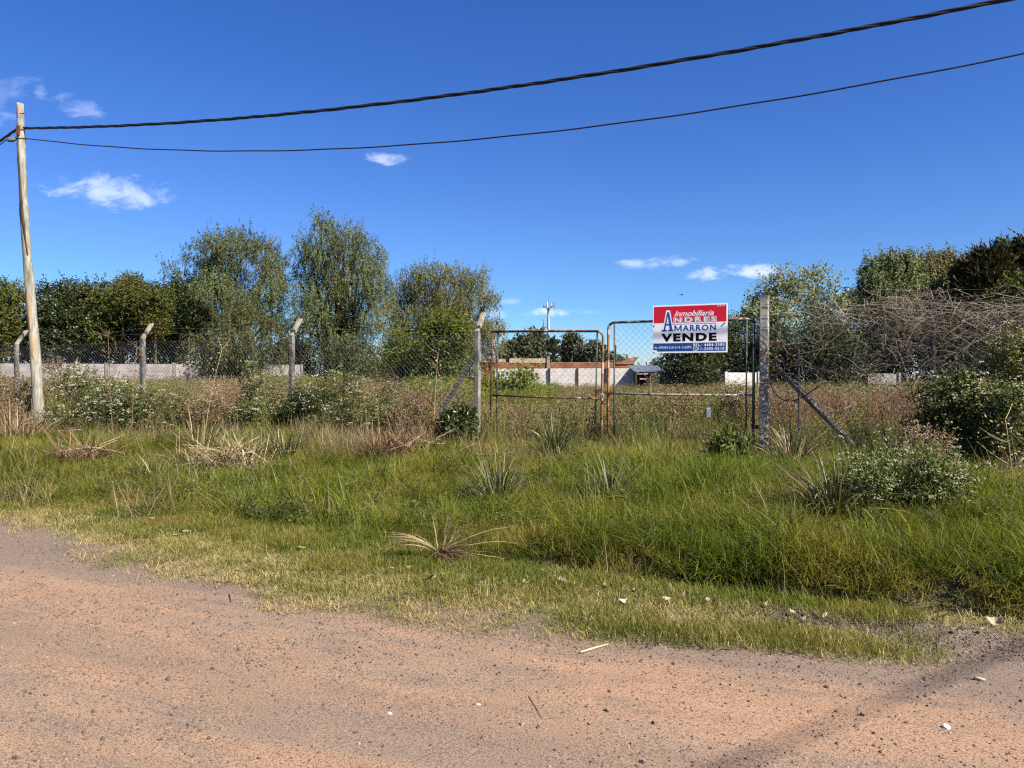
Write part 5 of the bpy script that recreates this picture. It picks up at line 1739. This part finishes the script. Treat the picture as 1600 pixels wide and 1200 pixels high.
def scatter(name, key, x, y, scale, tilt=.12, zoff=0.0, label=None):
    n = len(x)
    if n == 0:
        return
    z = gz(x, y) + zoff
    me_ = bpy.data.meshes.new(name)
    me_.vertices.add(n)
    me_.vertices.foreach_set('co', np.stack([x, y, z], -1).astype(np.float32).ravel())
    c_, nv = PROTO[key]
    a_ = me_.attributes.new('variant', 'INT', 'POINT')
    a_.data.foreach_set('value', rng.integers(0, nv, n).astype(np.int32))
    a_ = me_.attributes.new('rot', 'FLOAT_VECTOR', 'POINT')
    a_.data.foreach_set('vector', np.stack([rng.normal(0, tilt, n), rng.normal(0, tilt, n), rng.uniform(0, 2 * pi, n)], -1).astype(np.float32).ravel())
    a_ = me_.attributes.new('scl', 'FLOAT', 'POINT')
    a_.data.foreach_set('value', np.broadcast_to(scale, (n,)).astype(np.float32))
    o = link(name, me_)
    prop(o, kind='stuff', label=label)
    ng = bpy.data.node_groups.new('scatter_' + name, 'GeometryNodeTree')
    ng.interface.new_socket('Geometry', in_out='INPUT', socket_type='NodeSocketGeometry')
    ng.interface.new_socket('Geometry', in_out='OUTPUT', socket_type='NodeSocketGeometry')
    gi, go = N(ng, 'NodeGroupInput'), N(ng, 'NodeGroupOutput')
    iop = N(ng, 'GeometryNodeInstanceOnPoints')
    ci = N(ng, 'GeometryNodeCollectionInfo')
    ci.inputs[0].default_value = c_
    ci.inputs['Separate Children'].default_value = True
    ci.inputs['Reset Children'].default_value = True
    ng.links.new(gi.outputs[0], iop.inputs['Points'])
    ng.links.new(ci.outputs[0], iop.inputs['Instance'])
    iop.inputs['Pick Instance'].default_value = True
    for nm, ty, sock in (('variant', 'INT', 'Instance Index'), ('rot', 'FLOAT_VECTOR', 'Rotation'), ('scl', 'FLOAT', 'Scale')):
        na = N(ng, 'GeometryNodeInputNamedAttribute', data_type=ty)
        na.inputs[0].default_value = nm
        src = na.outputs[0]
        if nm == 'rot':
            er = N(ng, 'FunctionNodeEulerToRotation')
            ng.links.new(src, er.inputs[0])
            src = er.outputs[0]
        ng.links.new(src, iop.inputs[sock])
    ng.links.new(iop.outputs[0], go.inputs[0])
    md = o.modifiers.new('scatter', 'NODES')
    md.node_group = ng
    return o


def sample(n, t0, t1, fmax=.80, dmin=2.5, dmax=60, x_lim=None):
    """random points of a band along the road that lie within a generous view wedge"""
    out_x, out_y = [], []
    got = 0
    while got < n:
        m_ = n * 3
        y = np.sqrt(rng.uniform(dmin ** 2, dmax ** 2, m_))
        x = rng.uniform(-fmax, fmax, m_) * y
        s, t_ = st(x, y)
        ok = (t_ > t0) & (t_ < t1)
        out_x.append(x[ok])
        out_y.append(y[ok])
        got += int(ok.sum())
    return np.concatenate(out_x)[:n], np.concatenate(out_y)[:n]


def thin(x, y, p_):
    ok = rng.uniform(0, 1, len(x)) < p_
    return x[ok], y[ok]


CLEAR = []
for (px_, d_, r_) in ((955, 8.3, .30), (778, 8.8, .30), (1306, 6.9, .38), (1240, 11.0, .4), (868, 12.4, .4), (1143, 10.6, .3), (1412, 7.1, .42), (685, 6.45, .2), (445, 12.6, .35), (242, 10.8, .2), (352, 12.2, .6), (632, 12.5, .65), (132, 12.5, .5)):
    CLEAR.append((*at_depth(px_, d_), r_))


def away(x, y):
    ok = np.ones(len(x))
    for (cx_, cy_, r_) in CLEAR:
        # also open a little towards the road, where the plant is seen
        dd = np.hypot(x - cx_, (y - cy_ + r_ * .35) * .8)
        ok = np.where(dd < r_, .10, ok)
    return ok


# dry fringe along the road
x, y = sample(16000, 4.0, 7.0, dmax=17)
s, t_ = st(x, y)
tr_ = t_ - road_edge(s) + (vnoise(x, y, .5, 41) - .5) * .5
wid = np.interp(s, [-20, -8, -4, -1.5, 0, 1], [.9, .8, 1.25, 1.2, .35, .25])
p_ = sstep(-.14, .2, tr_) * (1 - sstep(wid * .55, wid * 1.5, tr_))
p_ = np.where((s > -.6) & (t_ > 4.95) & (t_ < 5.42), p_ * .08, p_)
x, y = thin(x, y, p_ * .9)
scatter('dry_grass', 'dry', x, y, rng.uniform(.7, 1.3, len(x)))
# short green grass between the fringe and the tall grass
x, y = sample(13000, 4.2, 9.0, dmax=22)
s, t_ = st(x, y)
tr_ = t_ - road_edge(s)
te = tall_edge(s) - t_
p_ = sstep(.15, 1.35, tr_ + (vnoise(x, y, .6, 42) - .5) * .6) * (1 - sstep(.0, -.9, te) * .6) * (.45 + .55 * sstep(.25, .6, vnoise(x, y, .45, 43)))
strip = (s > -1.6) & (s < .45) & (np.abs(tr_ - .12) < .16)
p_ = np.where(strip, np.maximum(p_, .8), p_)
gravel_band = (s > -.7) & (t_ > 4.95) & (t_ < 5.4 + .1 * np.sin(s * 3))
p_ = np.where(gravel_band, .02, p_)
p_ = np.where((s > -2.6) & (t_ > 5.80) & (t_ < 6.12), .05, p_)
x, y = thin(x, y, p_)
scatter('short_grass', 'short', x, y, rng.uniform(.7, 1.35, len(x)))
# mid grass over the whole verge
x, y = sample(13000, 5.4, 14.5, dmax=24)
s, t_ = st(x, y)
gap = np.where(s > -2.6, .12, .5)
p_ = sstep(-gap, gap, t_ - tall_edge(s) + (vnoise(x, y, .8, 44) - .5) * gap * 1.8) * (.35 + .65 * vnoise(x, y, .9, 45))
x, y = thin(x, y, p_)
s, t_ = st(x, y)
x, y = thin(x, y, away(x, y))
s, t_ = st(x, y)
scatter('mid_grass', 'mid', x, y, rng.uniform(.7, 1.35, len(x)) * (.7 + .55 * vnoise(x, y, .8, 46)), .3)
# tall lush grass, thickest over the ditch bank
x, y = sample(15000, 5.5, 14.3, dmax=22)
s, t_ = st(x, y)
rt = sstep(-4.5, -1.2, s)
p_ = sstep(-.12, .12, t_ - tall_edge(s) - .02 + (vnoise(x, y, .35, 47) - .5) * .3) * (.12 + .88 * rt) * (.30 + .70 * sstep(.3, .6, vnoise(x, y, .8, 48))) * (1 - .55 * sstep(9.0, 11.5, t_))
x, y = thin(x, y, p_)
s, t_ = st(x, y)
x, y = thin(x, y, away(x, y))
s, t_ = st(x, y)
scatter('tall_grass', 'tall', x, y, rng.uniform(.6, 1.25, len(x)) * (.55 + .85 * vnoise(x, y, .9, 49)) * (1 - .35 * sstep(9.5, 12.5, t_)), .28)
# coarse tufts standing out of the finer grass
x, y = sample(2600, 6.4, 14.5, dmax=22)
p_ = .06 + .94 * sstep(.58, .78, vnoise(x, y, .75, 63))
x, y = thin(x, y, p_ * away(x, y))
scatter('coarse_grass', 'coarse', x, y, rng.uniform(.55, 1.25, len(x)), .3)
# straw through the verge, more of it near the fence
x, y = sample(4200, 5.8, 15, dmax=24)
s, t_ = st(x, y)
p_ = (.12 + .88 * sstep(8.6, 11.5, t_)) * (.25 + .75 * sstep(.35, .65, vnoise(x, y, 1.0, 50))) * np.where(s > -7, .22, 1)
x, y = thin(x, y, p_)
x, y = thin(x, y, away(x, y))
s, t_ = st(x, y)
scatter('straw_stems', 'straw', x, y, rng.uniform(.6, 1.2, len(x)))
# flattened dead thatch here and there
x, y = sample(1800, 6.5, 14.5, dmax=22)
x, y = thin(x, y, .02 + .98 * sstep(.66, .82, vnoise(x, y, .65, 64)))
scatter('dead_thatch', 'straw', x, y, rng.uniform(.3, .6, len(x)), .6)
# low broad weeds
x, y = sample(900, 6.2, 15, dmax=22)
x, y = thin(x, y, .25 + .75 * sstep(.5, .7, vnoise(x, y, .9, 51)))
x, y = thin(x, y, away(x, y))
s, t_ = st(x, y)
scatter('low_weeds', 'weed_low', x, y, rng.uniform(.6, 1.3, len(x)))
# weeds along and behind the fence
x, y = sample(11500, 13.2, 46, fmax=.78, dmax=48)
x2, y2 = sample(3500, 13.4, 24, fmax=.78, dmax=28)
x, y = np.concatenate([x, x2]), np.concatenate([y, y2])
s, t_ = st(x, y)
u = x / y
nz = vnoise(x, y, 2.2, 52)
near = 1 - sstep(19, 26, t_)
path = (sstep(-.25, -.05, u) * (1 - sstep(.33, .40, u))) * (1 - sstep(15.5, 18, t_))
dens = 1 - .75 * path
x, y = thin(x, y, dens)
s, t_ = st(x, y)
u = x / y
nz = vnoise(x, y, 2.2, 52) + rng.normal(0, .12, len(x))
red = (u > .30) & (t_ > 17.0) & (t_ < 22) & (nz < .75)
yel = (u > -.34) & (u < .06) & (t_ > 19) & ~red & (nz > .35)
red = red | ((u > -.16) & (u < .13) & (t_ > 16.3) & (t_ < 19) & (nz < .62))
yel = yel & ~red
brn = (~red) & (~yel) & (nz < np.where(u < -.05, .44, .48)) & ((t_ > 16) | (u < -.07))
brn = brn & ~((u > .27) & (t_ < 17))
grn = ~(red | yel | brn)
near_r = np.where((u > .27) & (t_ < 17), .72, 1.0) * np.where(red & (u > .27), 1.45, 1.0)
far_h = near_r + .38 * sstep(15, 18.5, t_) * np.where(u > .27, .35, np.where(u > -.05, -.05, .75))
sc_ = lambda m_: rng.uniform(.7, 1.15, int(m_.sum())) * far_h[m_]
half = rng.uniform(0, 1, len(x)) < .5
scatter('red_weeds', 'field_red', x[red], y[red], sc_(red))
scatter('yellow_weeds', 'weed_yellow', x[yel], y[yel], sc_(yel) * (.75 + .3 * vnoise(x[yel], y[yel], 3., 53)))
mk = brn & half
scatter('brown_weeds', 'weed_brown', x[mk], y[mk], sc_(mk))
mk = brn & ~half
scatter('brown_grass', 'field_brown', x[mk], y[mk], sc_(mk))
mk = grn & half
scatter('green_weeds', 'weed', x[mk], y[mk], sc_(mk) * .95)
mk = grn & ~half
scatter('field_grass', 'field', x[mk], y[mk], sc_(mk))

# pebbles on the road
x, y = sample(80000, -3, 5.6, fmax=.85, dmin=2.4, dmax=11)
s, t_ = st(x, y)
tr_ = road_edge(s) - t_
gb = (s > -.7) & (t_ > 4.9) & (t_ < 5.5)
p_ = np.where(tr_ > -.1, .22 + .9 * sstep(.40, .8, vnoise(s * .4, t_, .6, 61)) * vnoise(x, y, .22, 62) + .3 * (tr_ < .5), 0.05)
p_ = np.where(gb, 1.0, p_)
x, y = thin(x, y, np.clip(p_, 0, 1))
xg, yg = sample(26000, 4.85, 5.6, fmax=.85, dmin=3.2, dmax=8)
sg_ = st(xg, yg)[0]
xg, yg = thin(xg, yg, np.where(sg_ > -.8, .9, .04))
x, y = np.concatenate([x, xg]), np.concatenate([y, yg])
scatter('gravel', 'stone', x, y, np.clip(rng.lognormal(-5.6, .45, len(x)), .002, .015), 3.0, .006)

# ------------------------------------------------------------------ litter: single leaves, scraps, sticks
rng = np.random.default_rng(15)


def leaf_thing(px, py, size, mat, label, group, name='dead_leaf', cat='leaf', curl=.35):
    d_ = 1.52 * 1200 / (py - 590)
    x_, y_ = at_depth(px, d_)
    n_ = 7
    k_ = np.linspace(0, 1, n_)
    wv = np.sin(pi * k_ ** .8) * .32 * size
    zc_ = curl * size * (k_ - .5) ** 2 * 2 + .01
    V = np.concatenate([np.stack([(k_ - .5) * size, -wv, zc_ + wv * .5], -1), np.stack([(k_ - .5) * size, wv * 0, zc_], -1), np.stack([(k_ - .5) * size, wv, zc_ + wv * .5], -1)])
    V += rng.normal(0, size * .02, V.shape)
    F = np.array([[a * n_ + i_, a * n_ + i_ + 1, (a + 1) * n_ + i_ + 1, (a + 1) * n_ + i_] for a in range(2) for i_ in range(n_ - 1)])
    o = link(name, mesh_np(name, V, F, M[mat], tint=np.full(len(V), rng.uniform(0, 1))), None, (x_, y_, gz1(x_, y_) + .022), (rng.normal(0, .22), rng.normal(0, .22), rng.uniform(0, 6.28)))
    return prop(o, label, cat, group)


GL = 'dead leaves fallen along the verge'
for px, py in ((614, 890), (492, 870), (536, 868), (680, 905), (752, 892), (820, 910), (828, 912), (876, 908), (878, 912), (946, 917), (990, 925), (1040, 938), (1076, 930), (1150, 950), (470, 858), (275, 838), (211, 842), (236, 812), (92, 792), (290, 832), (355, 848), (1240, 958), (1290, 962), (1470, 965), (1500, 985), (1540, 985), (1105, 938), (1200, 945), (640, 888), (522, 872)):
    leaf_thing(px + rng.normal(0, 2), py, rng.uniform(.05, .095), 'dry_leaf', 'curled tan dead leaf lying on the short grass by the road', GL)
for px, py in ((671, 908), (636, 876), (748, 908)):
    leaf_thing(px, py, .11, 'dry_leaf_dark', 'curled dark brown dead leaf lying on the short grass by the road', 'dark dead leaves on the verge')
leaf_thing(972, 943, .07, 'paper', 'crumpled white paper scrap where grass meets gravel', None, 'paper_scrap', 'litter', .8)
leaf_thing(1556, 972, .10, 'dry_leaf', 'large crumpled tan paper scrap below the tall grass', None, 'paper_scrap', 'litter', .9)
leaf_thing(1262, 968, .07, 'dry_leaf', 'pale chip on the gravel band beside the green strip', None, 'wood_chip', 'litter', .2)


def stick(label, px0, py0, px1, py1, rad, mat, name='stick'):
    P = []
    for px, py in ((px0, py0), ((px0 + px1) / 2, (py0 + py1) / 2 - .6), (px1, py1)):
        d_ = 1.54 * 1200 / (py - 590)
        x_, y_ = at_depth(px, d_)
        P.append([x_, y_, gz1(x_, y_) + rad + .008])
    V, Fb = tubes(np.array(P), np.array([[rad, rad * .9, rad * .55]]), 6)
    return prop(MB().add(V, Fb, .8).obj(name, M[mat], smooth=True), label, 'stick')


stick('pale broken reed lying on the bare dirt road', 907, 1019, 951, 1006, .007, 'tussock_dry')
stick('short pale wood splinter on the gravelly road near the picture edge', 1524, 1063, 1542, 1067, .009, 'tussock_dry')
stick('thin dark twig lying on the dirt road', 826, 1088, 848, 1124, .0016, 'bark_dark')
stick('tiny dark upright twig on the dirt beside the dry fringe', 357, 928, 360, 940, .004, 'bark_dark')
stick('long pale straw stalk lying across the verge grass', 172, 722, 235, 764, .006, 'tussock_dry')
stick('bent straw stalk in the grass before the straw heap', 330, 800, 385, 772, .006, 'tussock_dry')
# bottle cap, white pebble
d_ = 1.55 * 1200 / (1142 - 590)
x_, y_ = at_depth(1481, d_)
q = np.arange(12) / 12 * 2 * pi
V = np.concatenate([np.stack([np.cos(q) * r_, np.sin(q) * r_, np.full(12, h_)], -1) for r_, h_ in ((.017, 0), (.016, .009), (.013, .012))])
F = np.array([[a * 12 + i_, a * 12 + (i_ + 1) % 12, (a + 1) * 12 + (i_ + 1) % 12, (a + 1) * 12 + i_] for a in range(2) for i_ in range(12)])
prop(MB().add(V, [F, np.array([list(range(24, 36))])]).obj('bottle_cap', M['paper'], loc=(x_, y_, gz1(x_, y_) + .006), rot=(.25, .1, 0)), 'small white bottle cap lying on the dirt road', 'cap')
for px, py, r_, lab in ((608, 1116, .011, 'pale rounded stone on the road nearer the camera'), (749, 1102, .008, 'small white stone on the road past the rounded pale stone')):
    d_ = 1.55 * 1200 / (py - 590)
    x_, y_ = at_depth(px, d_)
    V, F = pebble(rng)
    prop(link('stone', mesh_np('stone', V * r_, F, M['paper'], tint=np.full(12, .9)), None, (x_, y_, gz1(x_, y_) + r_ * .5)), lab, 'stone')
# faded blue can behind the gate
x_, y_ = at_depth(1106, 16.2)
ct = thing('plastic_can', 'faded blue plastic can among the weeds behind the sign gate', 'can', (x_, y_, gz1(x_, y_)))
V, Fb = bbox(-.055, .055, -.04, .04, .50, .70, .02)
MB().add(V, Fb).obj('body', M['bluecan'], ct)
V, Fb = tubes([[.02, 0, .70], [.02, 0, .725]], [[.015, .015]], 8)
MB().add(V, Fb).obj('cap', M['bluecan'], ct)
V, Fb = box(-.03, .03, -.03, .03, 0, .498)
MB().add(V, Fb).obj('stand', M['bark_dark'], ct)
# a bird far up over the sign
x_, y_ = at_depth(1065, 70)
zb_ = zpix(461, 70)
V, Fb = tubes([[-.16, 0, 0], [-.06, 0, .02], [.06, 0, .02], [.16, 0, -.01]], [[.02, .06, .055, .01]], 6)
bt = thing('bird', 'tiny dark bird flying above the sale sign', 'bird', (x_, y_, zb_), .6)
MB().add(V, Fb).obj('body', M['bird'], bt, smooth=True)
for sg in (-1, 1):
    V = np.array([[-.06, 0, .02], [.07, 0, .02], [.02, sg * .3, .10], [-.08, sg * .32, .07], [-.06, 0, .03], [.07, 0, .03], [.02, sg * .3, .105], [-.08, sg * .32, .075]])
    MB().add(V, BOXF).obj('wing', M['bird'], bt)
